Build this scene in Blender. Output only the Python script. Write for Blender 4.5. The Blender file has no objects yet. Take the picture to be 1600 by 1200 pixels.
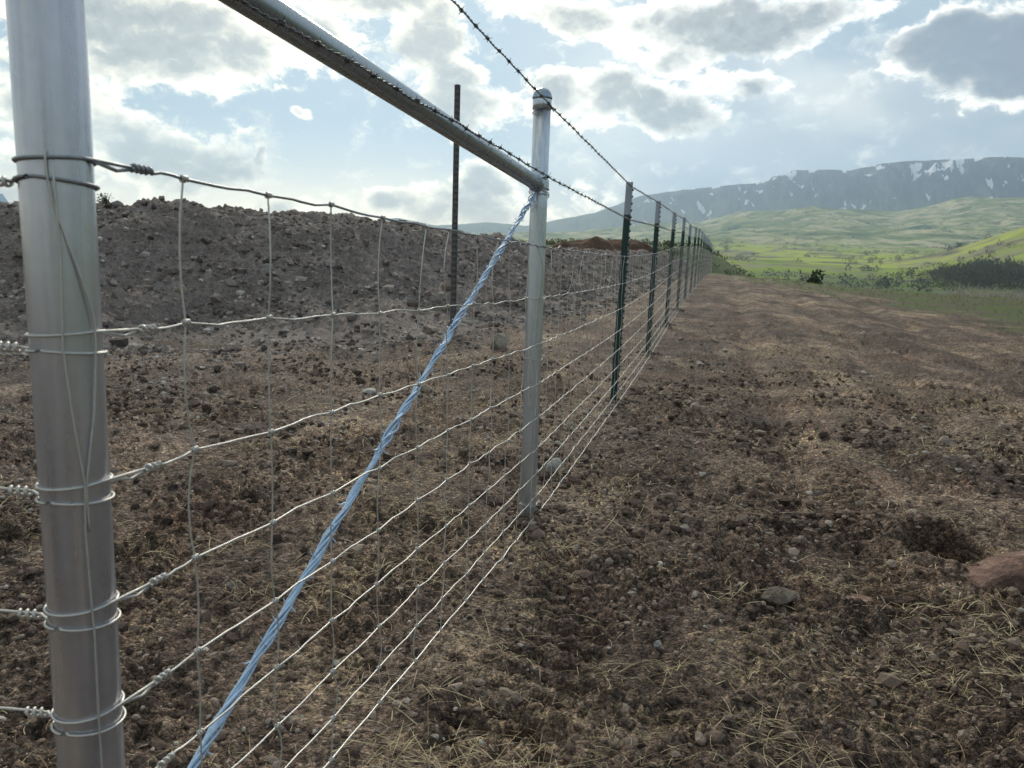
import bpy, math, random
import numpy as np

random.seed(7)
RNG = np.random.default_rng(11)
scene = bpy.context.scene
COL = scene.collection
PI = math.pi

# ------------------------------------------------------------------ camera
CAM_H = 1.17
pitch = math.atan(192.0 / 1205.0)
roll = math.radians(1.8)
fw = np.array([0.0, math.cos(pitch), -math.sin(pitch)])
up0 = np.array([0.0, math.sin(pitch), math.cos(pitch)])
rt0 = np.array([1.0, 0.0, 0.0])
RT = math.cos(roll) * rt0 + math.sin(roll) * up0
UP = -math.sin(roll) * rt0 + math.cos(roll) * up0
from mathutils import Matrix
cam_data = bpy.data.cameras.new('camera')
cam = bpy.data.objects.new('camera', cam_data)
COL.objects.link(cam)
cam.matrix_world = Matrix(((RT[0], UP[0], -fw[0], 0.0),
                           (RT[1], UP[1], -fw[1], 0.0),
                           (RT[2], UP[2], -fw[2], CAM_H),
                           (0, 0, 0, 1)))
cam_data.sensor_fit = 'HORIZONTAL'
cam_data.sensor_width = 36.0
cam_data.lens = 1205.0 / 1600.0 * 36.0
cam_data.clip_start = 0.05
cam_data.clip_end = 40000.0
cam_data.dof.use_dof = True
cam_data.dof.focus_distance = 2.9
cam_data.dof.aperture_fstop = 8.0
scene.camera = cam

# ------------------------------------------------------------------ world, sun, exposure
SKY_GAIN = 1.05
SUN_AZ, SUN_EL = math.radians(-8.0), math.radians(31.0)
world = bpy.data.worlds.new('World')
scene.world = world
world.use_nodes = True


class NT:
    """small helper to write node trees"""
    def __init__(self, tree):
        self.t = tree
        self.n = tree.nodes
        self.l = tree.links

    def node(self, kind, **kw):
        n = self.n.new(kind)
        for k, v in kw.items():
            setattr(n, k, v)
        return n

    def put(self, sock, v):
        if hasattr(v, 'is_output'):
            self.l.new(v, sock)
        elif v is not None:
            if isinstance(v, (tuple, list)) and len(v) == 3 and sock.type == 'RGBA':
                v = (*v, 1.0)
            sock.default_value = v

    def math(self, op, a, b=None, c=None, clamp=False):
        n = self.node('ShaderNodeMath', operation=op, use_clamp=clamp)
        self.put(n.inputs[0], a)
        if b is not None:
            self.put(n.inputs[1], b)
        if c is not None:
            self.put(n.inputs[2], c)
        return n.outputs[0]

    def vmath(self, op, a, b=None, scale=None):
        n = self.node('ShaderNodeVectorMath', operation=op)
        self.put(n.inputs[0], a)
        if b is not None:
            self.put(n.inputs[1], b)
        if scale is not None:
            self.put(n.inputs['Scale'], scale)
        return n.outputs['Value'] if op in ('LENGTH', 'DOT_PRODUCT', 'DISTANCE') else n.outputs[0]

    def noise(self, vec, scale, detail=4.0, rough=0.5, dist=0.0, color=False, lac=2.0):
        n = self.node('ShaderNodeTexNoise')
        self.put(n.inputs['Vector'], vec)
        n.inputs['Scale'].default_value = scale
        n.inputs['Detail'].default_value = detail
        n.inputs['Roughness'].default_value = rough
        n.inputs['Distortion'].default_value = dist
        n.inputs['Lacunarity'].default_value = lac
        return n.outputs['Color'] if color else n.outputs['Fac']

    def voronoi(self, vec, scale, feature='F1', out='Distance', rnd=1.0):
        n = self.node('ShaderNodeTexVoronoi', feature=feature)
        self.put(n.inputs['Vector'], vec)
        n.inputs['Scale'].default_value = scale
        n.inputs['Randomness'].default_value = rnd
        return n.outputs[out]

    def rng(self, v, a, b, lo=0.0, hi=1.0, smooth=True):
        n = self.node('ShaderNodeMapRange', interpolation_type='SMOOTHSTEP' if smooth else 'LINEAR')
        self.put(n.inputs[0], v)
        self.put(n.inputs[1], a)
        self.put(n.inputs[2], b)
        self.put(n.inputs[3], lo)
        self.put(n.inputs[4], hi)
        return n.outputs[0]

    def mix(self, fac, a, b, mode='MIX'):
        n = self.node('ShaderNodeMix', data_type='RGBA', blend_type=mode)
        self.put(n.inputs[0], fac)
        self.put(n.inputs[6], a)
        self.put(n.inputs[7], b)
        return n.outputs[2]

    def ramp(self, fac, stops):
        n = self.node('ShaderNodeValToRGB')
        r = n.color_ramp
        while len(r.elements) < len(stops):
            r.elements.new(0.5)
        for e, (p, c) in zip(r.elements, stops):
            e.position = p
            e.color = (*c, 1.0)
        self.put(n.inputs[0], fac)
        return n.outputs[0]

    def sep(self, v):
        n = self.node('ShaderNodeSeparateXYZ')
        self.put(n.inputs[0], v)
        return n.outputs

    def comb(self, x, y, z):
        n = self.node('ShaderNodeCombineXYZ')
        for s, v in zip(n.inputs, (x, y, z)):
            self.put(s, v)
        return n.outputs[0]


def build_world():
    N = NT(world.node_tree)
    N.n.clear()
    out = N.node('ShaderNodeOutputWorld')
    sky = N.node('ShaderNodeTexSky', sky_type='NISHITA', sun_disc=False)
    sky.sun_elevation = SUN_EL
    sky.sun_rotation = SUN_AZ
    sky.altitude = 1500.0
    sky.air_density = 1.0
    sky.dust_density = 2.0
    bg_sky = N.node('ShaderNodeBackground')
    N.l.new(sky.outputs[0], bg_sky.inputs[0])
    bg_sky.inputs[1].default_value = 0.06
    d = N.node('ShaderNodeTexCoord').outputs['Generated']
    x, y, z = N.sep(d)
    az = N.math('MULTIPLY', N.math('ARCTAN2', x, y), 57.2958)
    el = N.math('MULTIPLY', N.math('ARCSINE', z), 57.2958)
    # cloud space: direction, flattened so the clouds lie along the horizon
    p = N.comb(x, y, N.math('MULTIPLY', z, 1.45))
    wn = N.noise(p, 7.0, 4.0, 0.5, color=True)
    wv = N.vmath('SUBTRACT', wn, (0.5, 0.5, 0.5))
    wx, wy, _ = N.sep(wv)
    az_w = N.math('MULTIPLY_ADD', wx, 8.0, az)
    el_w = N.math('MULTIPLY_ADD', wy, 5.0, el)
    # cumulus banks (azimuth, elevation, half width, half height in degrees, strength)
    banks = [(-21.5, 13.6, 9.5, 3.3, 1.05), (-28.6, 13.9, 5.7, 2.6, .9), (-25.6, 6.4, 6.6, 3.0, .95),
             (-29.8, 7.7, 4.6, 3.6, 1.0), (-31.5, 3.0, 7.5, 2.3, .75), (-15.0, 15.0, 3.2, 1.8, .8), (-4.8, 4.0, 7.0, 1.6, .6), (-11.4, 16.8, 5.1, 1.7, .85),
             (-7.0, 14.4, 4.0, 2.6, 1.0), (-5.0, 12.4, 2.7, 1.6, .8),
             (-3.4, 9.9, 4.1, 1.9, .9), (2.1, 11.5, 2.7, 2.1, .9), (6.2, 11.1, 4.9, 2.7, 1.0),
             (9.9, 10.7, 4.2, 2.4, .95), (3.2, 17.2, 6.0, 1.2, .75), (11.5, 16.5, 8.1, 2.4, 1.0),
             (14.5, 12.2, 4.5, 1.6, .55), (18.2, 16.9, 6.0, 1.5, .8), (10.8, 14.2, 3.9, 1.8, .8),
             (28.6, 13.7, 4.0, 2.9, 1.3), (31.9, 13.1, 4.2, 3.3, 1.3),
             (25.6, 12.9, 2.6, 1.6, .9), (-7.8, 4.1, 4.1, 1.2, .75), (-2.5, 5.4, 2.9, 1.7, .85),
             (-13.2, 3.6, 6.2, 1.0, .45), (2.4, 3.7, 5.1, 2.3, .5),
             (-16.1, 9.4, .9, .5, .75), (-18.6, 6.6, .6, .35, .5)]
    D = None
    for a0, e0, rx, ry, w in banks:
        dx = N.math('MULTIPLY', N.math('SUBTRACT', az_w, a0), 1.0 / rx)
        dy = N.math('MULTIPLY', N.math('SUBTRACT', el_w, e0), 1.0 / ry)
        q = N.math('SQRT', N.math('ADD', N.math('MULTIPLY', dx, dx), N.math('MULTIPLY', dy, dy)))
        b = N.math('MULTIPLY', N.math('SUBTRACT', 1.22, q, clamp=True), w)
        D = b if D is None else N.math('SMOOTH_MAX', D, b, 0.10)
    # the same kind of broken cloud everywhere outside the part of the sky listed above
    free = N.rng(N.noise(p, 3.2, 4.0, 0.55), 0.42, 0.72)
    away = N.math('MAXIMUM', N.rng(el, 18.0, 26.0), N.rng(N.math('ABSOLUTE', az), 35.0, 46.0))
    D = N.math('MAXIMUM', D, N.math('MULTIPLY', free, away))
    # cauliflower detail: billows (voronoi) plus fine noise
    pw = N.vmath('ADD', p, N.vmath('SCALE', N.vmath('SUBTRACT', N.noise(p, 30.0, 3.0, .5, color=True), (.5, .5, .5)), scale=.035))

    def billow(q):
        v1 = N.math('SUBTRACT', .62, N.voronoi(q, 20.0))
        v2 = N.math('SUBTRACT', .62, N.voronoi(q, 47.0))
        f = N.math('SUBTRACT', N.noise(q, 30.0, 10.0, .66), .5)
        return N.math('ADD', N.math('ADD', N.math('MULTIPLY', v1, .55), N.math('MULTIPLY', v2, .30)), N.math('MULTIPLY', f, 1.9))
    b1 = billow(pw)
    off = N.vmath('ADD', pw, (0.006 * math.sin(SUN_AZ), 0.0, 0.011))
    b2 = billow(off)
    nb = N.math('SUBTRACT', N.noise(p, 10.0, 4.0, 0.5), .5)
    dens = N.math('ADD', D, N.math('MULTIPLY', N.math('SUBTRACT', b1, .12), .70))
    dens = N.math('ADD', dens, N.math('MULTIPLY', nb, .8))
    mask = N.math('MULTIPLY', N.rng(dens, 0.08, 0.46), N.rng(D, 0.0, 0.16))
    thick = N.rng(N.math('ADD', N.math('ADD', D, N.math('MULTIPLY', nb, 2.0)), N.math('MULTIPLY', b1, .35)), 0.14, 0.92)
    relief = N.math('MULTIPLY', N.math('SUBTRACT', b1, b2), .50)
    lum = N.math('ADD', N.math('SUBTRACT', 1.0, N.math('MULTIPLY', thick, 0.72)), relief)
    ccol = N.ramp(lum, [(0.0, (.12, .13, .135)), (0.34, (.31, .32, .31)), (0.64, (.86, .84, .75)), (1.0, (1.75, 1.68, 1.44))])
    ccol = N.mix(N.rng(az, 20.0, -6.0), ccol, (1.14, 1.06, .88), 'MULTIPLY')
    # cloud far from the sun (right) is a heavier blue grey
    right = N.math('MULTIPLY', N.rng(az, 19.0, 29.0), N.rng(thick, .2, .8))
    ccol = N.mix(N.math('MULTIPLY', right, 0.8), ccol, (.17, .215, .265))
    # thin veil of cloud and moist air low over the horizon
    veil_n = N.noise(N.comb(x, y, N.math('MULTIPLY', z, 3.0)), 5.0, 5.0, 0.55)
    low = N.rng(el, N.rng(az, 14.0, -6.0, 11.0, 9.5), -1.0)
    warm = N.rng(az, 13.0, -8.0)
    warm = N.math('MULTIPLY', warm, N.rng(el, 16.0, 4.0, .45, 1.0))
    vcol = N.mix(warm, (.42, .50, .55), (1.70, 1.46, .98))
    veil = N.math('MULTIPLY', N.math('MULTIPLY_ADD', veil_n, 1.2, N.rng(az, 14.0, -6.0, .34, .55)), low, clamp=True)
    # a sheet of smooth stratus spreading to the right
    mid = N.math('MULTIPLY', N.rng(az, -3.0, 10.0), N.rng(el, 26.0, 10.0))
    sheet = N.math('MULTIPLY', mid, N.rng(veil_n, .28, .60, .45, 1.0))
    scol = N.mix(N.rng(N.noise(p, 6.0, 4.0, .5), .36, .64), (.46, .52, .55), (.80, .81, .77))
    vcol = N.mix(sheet, vcol, N.mix(N.rng(el, 6., 11.), vcol, scol))
    veil = N.math('MAXIMUM', veil, sheet)
    skyc = N.mix(N.rng(el, 4.0, 30.0), (.27, .39, .47), (.17, .29, .41))
    # bright air round the hidden sun
    cosd = N.vmath('DOT_PRODUCT', d, (math.sin(SUN_AZ) * math.cos(SUN_EL), math.cos(SUN_AZ) * math.cos(SUN_EL), math.sin(SUN_EL)))
    glow = N.math('POWER', N.math('MAXIMUM', cosd, 0.0), 14.0)
    bgc = N.node('ShaderNodeBackground')
    base = N.mix(veil, skyc, vcol)
    col = N.mix(N.math('MULTIPLY', mask, N.math('SUBTRACT', 1.0, N.math('MULTIPLY', N.rng(el, 5.0, 0.5), 0.6))), base, ccol)
    col = N.mix(N.math('MULTIPLY', glow, .16), col, (1.5, 1.42, 1.2))
    N.put(bgc.inputs[0], col)
    bgc.inputs[1].default_value = SKY_GAIN
    add = N.node('ShaderNodeMixShader')
    add.inputs[0].default_value = 0.88
    N.l.new(bg_sky.outputs[0], add.inputs[1])
    N.l.new(bgc.outputs[0], add.inputs[2])
    N.l.new(add.outputs[0], out.inputs['Surface'])


build_world()

sun_data = bpy.data.lights.new('sun', 'SUN')
sun_data.energy = 2.4
sun_data.angle = math.radians(14.0)
sun_data.color = (1.0, 0.92, 0.78)
sun = bpy.data.objects.new('sun', sun_data)
COL.objects.link(sun)
from mathutils import Vector
sdir = Vector((math.sin(SUN_AZ) * math.cos(SUN_EL), math.cos(SUN_AZ) * math.cos(SUN_EL), math.sin(SUN_EL)))
sun.rotation_euler = sdir.to_track_quat('Z', 'Y').to_euler()

vs = scene.view_settings
scene.display_settings.display_device = 'sRGB'
vs.view_transform = 'Standard'
vs.look = 'None'
vs.exposure = 0.38
vs.gamma = 1.0
vs.use_curve_mapping = False
scene.render.engine = 'CYCLES'
scene.cycles.use_denoising = True
scene.cycles.max_bounces = 6
scene.cycles.diffuse_bounces = 2
scene.cycles.glossy_bounces = 3
scene.cycles.volume_bounces = 0
scene.cycles.transparent_max_bounces = 8

# ------------------------------------------------------------------ materials


def material(name):
    m = bpy.data.materials.new(name)
    m.use_nodes = True
    N = NT(m.node_tree)
    b = N.n['Principled BSDF']
    return m, N, b


def bump(N, b, h, strength, dist):
    n = N.node('ShaderNodeBump')
    n.inputs['Strength'].default_value = strength
    n.inputs['Distance'].default_value = dist
    N.put(n.inputs['Height'], h)
    N.l.new(n.outputs[0], b.inputs['Normal'])


def pos(N):
    return N.node('ShaderNodeNewGeometry').outputs['Position']


def simple(name, col, rough=0.6, metal=0.0, var=0.15, scale=30.0, bmp=0.0):
    m, N, b = material(name)
    p = N.node('ShaderNodeTexCoord').outputs['Object']
    n = N.noise(p, scale, 4.0, 0.6)
    c0 = tuple(max(0, c * (1 - var)) for c in col)
    c1 = tuple(min(1, c * (1 + var)) for c in col)
    N.put(b.inputs['Base Color'], N.mix(n, c0, c1))
    b.inputs['Roughness'].default_value = rough
    b.inputs['Metallic'].default_value = metal
    if bmp:
        bump(N, b, n, 0.5, bmp)
    return m


def mat_ground():
    m, N, b = material('bare_soil')
    P = pos(N)
    x, y, z = N.sep(P)
    n_big = N.noise(P, 0.55, 5.0, 0.6)
    n_mid = N.noise(P, 3.2, 6.0, 0.65)
    n_fine = N.noise(P, 26.0, 6.0, 0.7)
    n_grit = N.noise(P, 120.0, 4.0, 0.65)
    zone = N.noise(P, .42, 4.0, .6, .4)
    c = N.ramp(N.math('ADD', N.math('MULTIPLY', n_mid, 0.42), N.math('MULTIPLY', n_fine, 0.58)),
               [(0.34, (.034, .023, .018)), (0.44, (.135, .094, .072)), (0.53, (.27, .20, .155)), (0.66, (.52, .42, .33))])
    # red brown and grey drifts
    c = N.mix(N.math('MULTIPLY', N.rng(N.noise(P, 1.1, 4.0, .6), .48, .66), .5), c, (.185, .108, .080))
    # grey stony ground towards the bank
    ca, sa = math.cos(math.radians(14.875)), math.sin(math.radians(14.875))
    lg = N.math('SUBTRACT', N.math('MULTIPLY', x, ca), N.math('MULTIPLY', y, sa))
    stony = N.math('MULTIPLY', N.rng(N.math('ADD', lg, N.math('MULTIPLY', N.math('SUBTRACT', n_mid, .5), 5.0)), -2.2, -5.0), N.rng(n_fine, .40, .58))
    c = N.mix(N.math('MULTIPLY', stony, .7), c, (.30, .265, .25))
    # chaff and trodden straw, in patches
    tan = N.math('MULTIPLY', N.rng(N.math('ADD', zone, N.math('MULTIPLY', N.math('SUBTRACT', N.noise(P, 1.5, 5.0, .65, 0.6), .5), 1.2)), .47, .66), N.rng(N.noise(P, 30.0, 6.0, .72), .44, .60))
    tan = N.math('MULTIPLY', tan, N.rng(lg, -4.5, -1.8, .25, 1.0))
    c = N.mix(N.math('MULTIPLY', tan, .85), c, (.56, .44, .28))
    # pale grit
    grit = N.math('MULTIPLY', N.rng(N.voronoi(P, 80.0), .24, .12), N.rng(N.noise(P, 3.0, 4.0, .6), .46, .62))
    c = N.mix(N.math('MULTIPLY', grit, .8), c, (.50, .46, .42))
    c = N.mix(1.0, c, N.ramp(n_grit, [(.32, (.45, .43, .42)), (.52, (.95, .95, .95)), (.70, (1.3, 1.3, 1.3))]), 'MULTIPLY')
    # damp and dry patches
    c = N.mix(1.0, c, N.ramp(N.noise(P, .75, 5.0, .62, .8), [(.34, (.62, .60, .59)), (.50, (1.05, 1.04, 1.03)), (.64, (1.75, 1.72, 1.66))]), 'MULTIPLY')
    # wheel-packed lanes running with the fence
    sl = N.math('ADD', N.math('MULTIPLY', x, sa), N.math('MULTIPLY', y, ca))
    lane = N.noise(N.comb(N.math('MULTIPLY', lg, 2.6), N.math('MULTIPLY', sl, .28), 0.0), 1.0, 5.0, .62, .3)
    c = N.mix(1.0, c, N.ramp(lane, [(.36, (.58, .56, .54)), (.52, (.90, .89, .88)), (.64, (1.12, 1.10, 1.07))]), 'MULTIPLY')
    # single crumbs and grains: every cell of soil has its own tone
    Pw = N.vmath('ADD', P, N.vmath('SCALE', N.vmath('SUBTRACT', N.noise(P, 40.0, 3.0, .6, color=True), (.5, .5, .5)), scale=.03))
    g1 = N.sep(N.voronoi(Pw, 52.0, out='Color'))[0]
    g2 = N.sep(N.voronoi(Pw, 125.0, out='Color'))[1]
    gr = N.math('ADD', N.math('MULTIPLY', g1, .5), N.math('MULTIPLY', g2, .5))
    c = N.mix(.9, c, N.ramp(gr, [(.14, (.28, .26, .25)), (.45, (.85, .83, .82)), (.70, (1.3, 1.28, 1.25)), (.90, (2.4, 2.33, 2.25))]), 'MULTIPLY')
    # spring grass along the brow (a real change of ground cover)
    ca, sa = math.cos(math.radians(14.875)), math.sin(math.radians(14.875))
    l = N.math('SUBTRACT', N.math('MULTIPLY', x, ca), N.math('MULTIPLY', y, sa))
    s = N.math('ADD', N.math('MULTIPLY', x, sa), N.math('MULTIPLY', y, ca))
    edge = N.math('SUBTRACT', l, N.rng(s, 8.0, 50.0, 7.2, -2.0, smooth=False))
    edge = N.math('ADD', edge, N.math('MULTIPLY', N.math('SUBTRACT', n_big, .5), 9.0))
    edge = N.math('ADD', edge, N.math('MULTIPLY', N.math('SUBTRACT', n_mid, .5), 3.0))
    gm = N.rng(edge, -1.0, 1.6)
    gc = N.mix(N.rng(N.noise(P, .9, 5., .6), .38, .62), (.15, .14, .08), (.125, .19, .04))
    c = N.mix(N.math('MULTIPLY', gm, .92), c, gc)
    N.put(b.inputs['Base Color'], c)
    b.inputs['Roughness'].default_value = 0.8
    b.inputs['Specular IOR Level'].default_value = 0.25
    h = N.math('ADD', N.math('MULTIPLY', n_fine, 1.0), N.math('MULTIPLY', n_grit, .45))
    h = N.math('ADD', h, N.math('MULTIPLY', N.voronoi(Pw, 52.0), -1.1))
    h = N.math('ADD', h, N.math('MULTIPLY', N.voronoi(Pw, 125.0), -.55))
    bump(N, b, h, 1.0, 0.035)
    return m


def mat_berm(name, dark, mid, light, grit_amt=0.8):
    m, N, b = material(name)
    P = pos(N)
    n_mid = N.noise(P, 1.6, 6.0, 0.65)
    n_fine = N.noise(P, 11.0, 6.0, 0.7)
    n_grit = N.noise(P, 55.0, 4.0, 0.7)
    c = N.ramp(N.math('ADD', N.math('MULTIPLY', n_mid, .45), N.math('MULTIPLY', n_fine, .55)),
               [(.28, dark), (.50, mid), (.75, light)])
    grit = N.math('MULTIPLY', N.rng(N.voronoi(P, 24.0), .40, .20), N.rng(N.noise(P, 2.6, 5.0, .65), .40, .56))
    c = N.mix(N.math('MULTIPLY', grit, grit_amt), c, (.40, .37, .35))
    c = N.mix(.7, c, N.ramp(n_grit, [(.30, (.40, .39, .39)), (.52, (.95, .95, .95)), (.72, (1.3, 1.3, 1.3))]), 'MULTIPLY')
    N.put(b.inputs['Base Color'], c)
    b.inputs['Roughness'].default_value = 0.95
    b.inputs['Specular IOR Level'].default_value = 0.2
    h = N.math('ADD', n_fine, N.math('MULTIPLY', n_grit, .4))
    bump(N, b, h, 1.0, 0.09)
    return m


def mat_stones(name, stops, scale=60.0, thin=0.0):
    m, N, b = material(name)
    g = N.node('ShaderNodeNewGeometry')
    c = N.ramp(g.outputs['Random Per Island'], stops)
    n = N.noise(g.outputs['Position'], scale, 5.0, .65)
    c = N.mix(.8, c, N.ramp(n, [(.25, (.5, .48, .46)), (.7, (1, 1, 1))]), 'MULTIPLY')
    N.put(b.inputs['Base Color'], c)
    b.inputs['Roughness'].default_value = .9
    b.inputs['Specular IOR Level'].default_value = .25
    bump(N, b, n, .7, .006)
    if thin:
        tr = N.node('ShaderNodeBsdfTranslucent')
        N.put(tr.inputs['Color'], c)
        mx = N.node('ShaderNodeMixShader')
        mx.inputs[0].default_value = thin
        N.l.new(b.outputs[0], mx.inputs[1])
        N.l.new(tr.outputs[0], mx.inputs[2])
        N.l.new(mx.outputs[0], N.n['Material Output'].inputs['Surface'])
    return m


def mat_rock(name, c0, c1, c2, scale=14.0):
    m, N, b = material(name)
    P = N.node('ShaderNodeTexCoord').outputs['Object']
    n = N.noise(P, scale, 7.0, .65)
    n2 = N.noise(P, scale * 5, 4.0, .6)
    c = N.ramp(N.math('ADD', N.math('MULTIPLY', n, .7), N.math('MULTIPLY', n2, .3)), [(.32, c0), (.5, c1), (.66, c2)])
    N.put(b.inputs['Base Color'], c)
    b.inputs['Roughness'].default_value = .88
    bump(N, b, N.math('ADD', n, N.math('MULTIPLY', n2, .6)), 1.0, .03)
    return m


def mat_pipe(name, tint, bmp=.25, var=1.0, metal=.8):
    """galvanised pipe: long spangle streaks along the tube"""
    m, N, b = material(name)
    P = N.node('ShaderNodeTexCoord').outputs['Object']
    x, y, z = N.sep(P)
    pv = N.comb(x, y, N.math('MULTIPLY', z, 0.05))
    st = N.noise(pv, 70.0, 3.0, .5)
    sp = N.noise(P, 40.0, 5.0, .65)
    wear = N.noise(N.comb(x, y, N.math('MULTIPLY', z, .25)), 26.0, 5.0, .6)
    f = N.math('ADD', N.math('MULTIPLY', st, .6), N.math('MULTIPLY', sp, .4))
    c = N.ramp(f, [(.30, tuple(t * (1 - .45 * var) for t in tint)), (.5, tint), (.70, tuple(min(1, t * (1 + .35 * var)) for t in tint))])
    c = N.mix(N.math('MULTIPLY', N.rng(wear, .56, .70), .10 * var), c, tuple(t * .55 for t in tint))
    N.put(b.inputs['Base Color'], c)
    b.inputs['Metallic'].default_value = metal
    N.put(b.inputs['Roughness'], N.rng(st, .3, .7, .27, .27 + .10 * var))
    bump(N, b, f, bmp, .0015)
    return m


def mat_valley():
    m, N, b = material('valley_grass')
    P = pos(N)
    x, y, z = N.sep(P)
    n1 = N.noise(P, .0035, 5.0, .6, .8)
    n2 = N.noise(P, .012, 5.0, .6, .5)
    n3 = N.noise(P, .05, 5.0, .65)
    field = N.voronoi(N.vmath('ADD', P, N.vmath('SCALE', N.noise(P, .006, 2.0, .5, color=True), scale=90.0)), .0042, out='Color')
    fr, fg, fb = N.sep(field)
    green = N.ramp(fr, [(.0, (.14, .20, .045)), (.35, (.29, .36, .075)), (.7, (.40, .46, .09)), (1., (.24, .28, .085))])
    tan = N.ramp(n3, [(.3, (.19, .18, .11)), (.7, (.34, .32, .21))])
    c = N.mix(N.rng(n2, .42, .60), green, tan)
    brush = N.math('MULTIPLY', N.rng(n2, .54, .62), N.rng(n3, .42, .56))
    c = N.mix(N.math('MULTIPLY', brush, .75), c, (.060, .070, .050))
    low = N.rng(z, 3.0, -7.0)
    c = N.mix(N.math('MULTIPLY', low, .55), c, (.075, .115, .07))
    # higher foothills are paler, drier grass with sage
    r = N.math('POWER', N.math('ADD', N.math('MULTIPLY', x, x), N.math('MULTIPLY', y, y)), .5)
    dry = N.rng(r, 1700., 2600.)
    hillc = N.ramp(N.math('ADD', N.math('MULTIPLY', n1, .5), N.math('MULTIPLY', n2, .5)),
                   [(.36, (.075, .12, .07)), (.47, (.22, .26, .11)), (.58, (.50, .46, .28))])
    sage = N.math('MULTIPLY', N.rng(N.noise(P, .022, 6.0, .72), .50, .60), N.rng(n1, .36, .6))
    hillc = N.mix(N.math('MULTIPLY', sage, .8), hillc, (.07, .085, .06))
    c = N.mix(dry, c, hillc)
    N.put(b.inputs['Base Color'], c)
    b.inputs['Roughness'].default_value = 1.0
    b.inputs['Specular IOR Level'].default_value = 0.0
    return m


def mat_mountain():
    m, N, b = material('mountain_rock')
    P = pos(N)
    x, y, z = N.sep(P)
    at = N.node('ShaderNodeAttribute', attribute_name='snow').outputs['Fac']
    n1 = N.noise(P, .004, 6.0, .65)
    rv = N.noise(N.comb(N.math('MULTIPLY', x, 1.0), N.math('MULTIPLY', y, .25), N.math('MULTIPLY', z, .35)), .009, 6.0, .68, 1.0)
    rock = N.ramp(rv, [(.34, (.018, .028, .036)), (.52, (.060, .076, .080)), (.68, (.14, .15, .14))])
    grass = N.mix(n1, (.10, .13, .06), (.22, .22, .12))
    c = N.mix(N.rng(z, 620., 300.), rock, grass)
    N.put(b.inputs['Base Color'], N.mix(N.rng(at, .35, .65), c, (.78, .80, .84)))
    b.inputs['Roughness'].default_value = 1.0
    b.inputs['Specular IOR Level'].default_value = 0.0
    return m


M = {}
M['soil'] = mat_ground()
M['berm'] = mat_berm('bank_soil', (.070, .055, .049), (.30, .25, .225), (.60, .535, .495), .95)
M['orange'] = mat_berm('orange_soil', (.035, .024, .02), (.125, .072, .048), (.25, .14, .085), .35)
M['darkpile'] = mat_berm('dark_soil', (.02, .018, .018), (.06, .052, .05), (.12, .11, .10), .3)
M['valley'] = mat_valley()
M['mountain'] = mat_mountain()
M['clod'] = mat_stones('soil_clods', [(0., (.055, .038, .030)), (.35, (.145, .10, .078)), (.75, (.25, .185, .145)), (1., (.40, .32, .255))], 90.)
M['pebble'] = mat_stones('pebbles', [(0., (.15, .118, .095)), (.4, (.28, .235, .20)), (.75, (.42, .37, .32)), (.94, (.56, .52, .46)), (1., (.34, .22, .16))])
M['bank_clod'] = mat_stones('bank_clod', [(0., (.07, .055, .05)), (.5, (.19, .158, .145)), (1., (.36, .315, .295))], 40.)
M['bank_stone'] = mat_stones('bank_stone', [(0., (.10, .08, .07)), (.45, (.26, .215, .19)), (.8, (.44, .39, .35)), (.96, (.58, .55, .51)), (1., (.36, .25, .19))], 40.)
M['straw'] = mat_stones('straw', [(0., (.26, .19, .10)), (.5, (.52, .42, .24)), (1., (.72, .63, .42))], 20.0)
M['blade'] = mat_stones('grass_blade', [(0., (.09, .11, .03)), (.6, (.16, .19, .055)), (1., (.29, .27, .13))], 8.0, thin=0.5)
M['pipe_big'] = mat_pipe('galvanised_pipe', (.59, .60, .66), .0, .35, .82)
M['pipe'] = mat_pipe('galvanised_pipe_mid', (.58, .63, .68), .02, .3, .72)
M['rail'] = mat_pipe('galvanised_rail', (.34, .39, .43), .0, .12, .62)
M['capm'] = mat_pipe('cap_metal', (.30, .37, .43), .05, .3)
M['top_wire'] = simple('shaded_top_wire', (.27, .28, .30), .45, .5, .3, 120.)  # darker than the other wires: shade on its visible side put into the colour
M['wire'] = simple('galvanised_wire', (.56, .54, .50), .42, .45, .2, 120.)
M['barb'] = simple('weathered_barbed_wire', (.13, .13, .135), .5, .5, .3, 120.)
M['blue'] = simple('pale_blue_wire', (.45, .60, .92), .45, .1, .4, 90.)
M['green_paint'] = simple('dark_green_paint', (.008, .042, .042), .45, .0, .3, 40.)
M['shaded_white_paint'] = simple('shaded_white_paint', (.36, .41, .48), .5, .0, .08, 40.)  # white post tips, with their shade against the sky put in as bluish grey
M['stud'] = simple('dark_green_stud', (.012, .055, .05), .5, .0, .3, 40.)
M['rebar'] = simple('dark_ridged_steel', (.105, .10, .10), .6, .3, .3, 60.)
M['white_body'] = simple('white_coachwork', (.72, .74, .78), .35, .0, .04, 4.)
M['paleblue_body'] = simple('pale_blue_coachwork', (.50, .62, .76), .35, .0, .05, 4.)
M['dark_body'] = simple('dark_blue_coachwork', (.03, .04, .07), .3, .0, .1, 4.)
M['glass'] = simple('dark_glass', (.03, .05, .11), .1, .0, .1, 4.)
M['rubber'] = simple('tyre_rubber', (.02, .02, .02), .85, .0, .1, 20.)
M['weathered_wood'] = simple('weathered_wood', (.16, .14, .12), .9, .0, .3, 25.)
M['bark'] = simple('bark', (.06, .05, .042), .95, .0, .3, 20.)
M['leaf_dark'] = mat_stones('dark_foliage', [(0., (.020, .032, .014)), (.6, (.045, .066, .028)), (1., (.085, .105, .05))], 4., thin=0.4)
M['leaf_mid'] = mat_stones('scrub_foliage', [(0., (.045, .06, .028)), (.6, (.09, .115, .05)), (1., (.15, .17, .085))], 4., thin=0.45)
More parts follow.
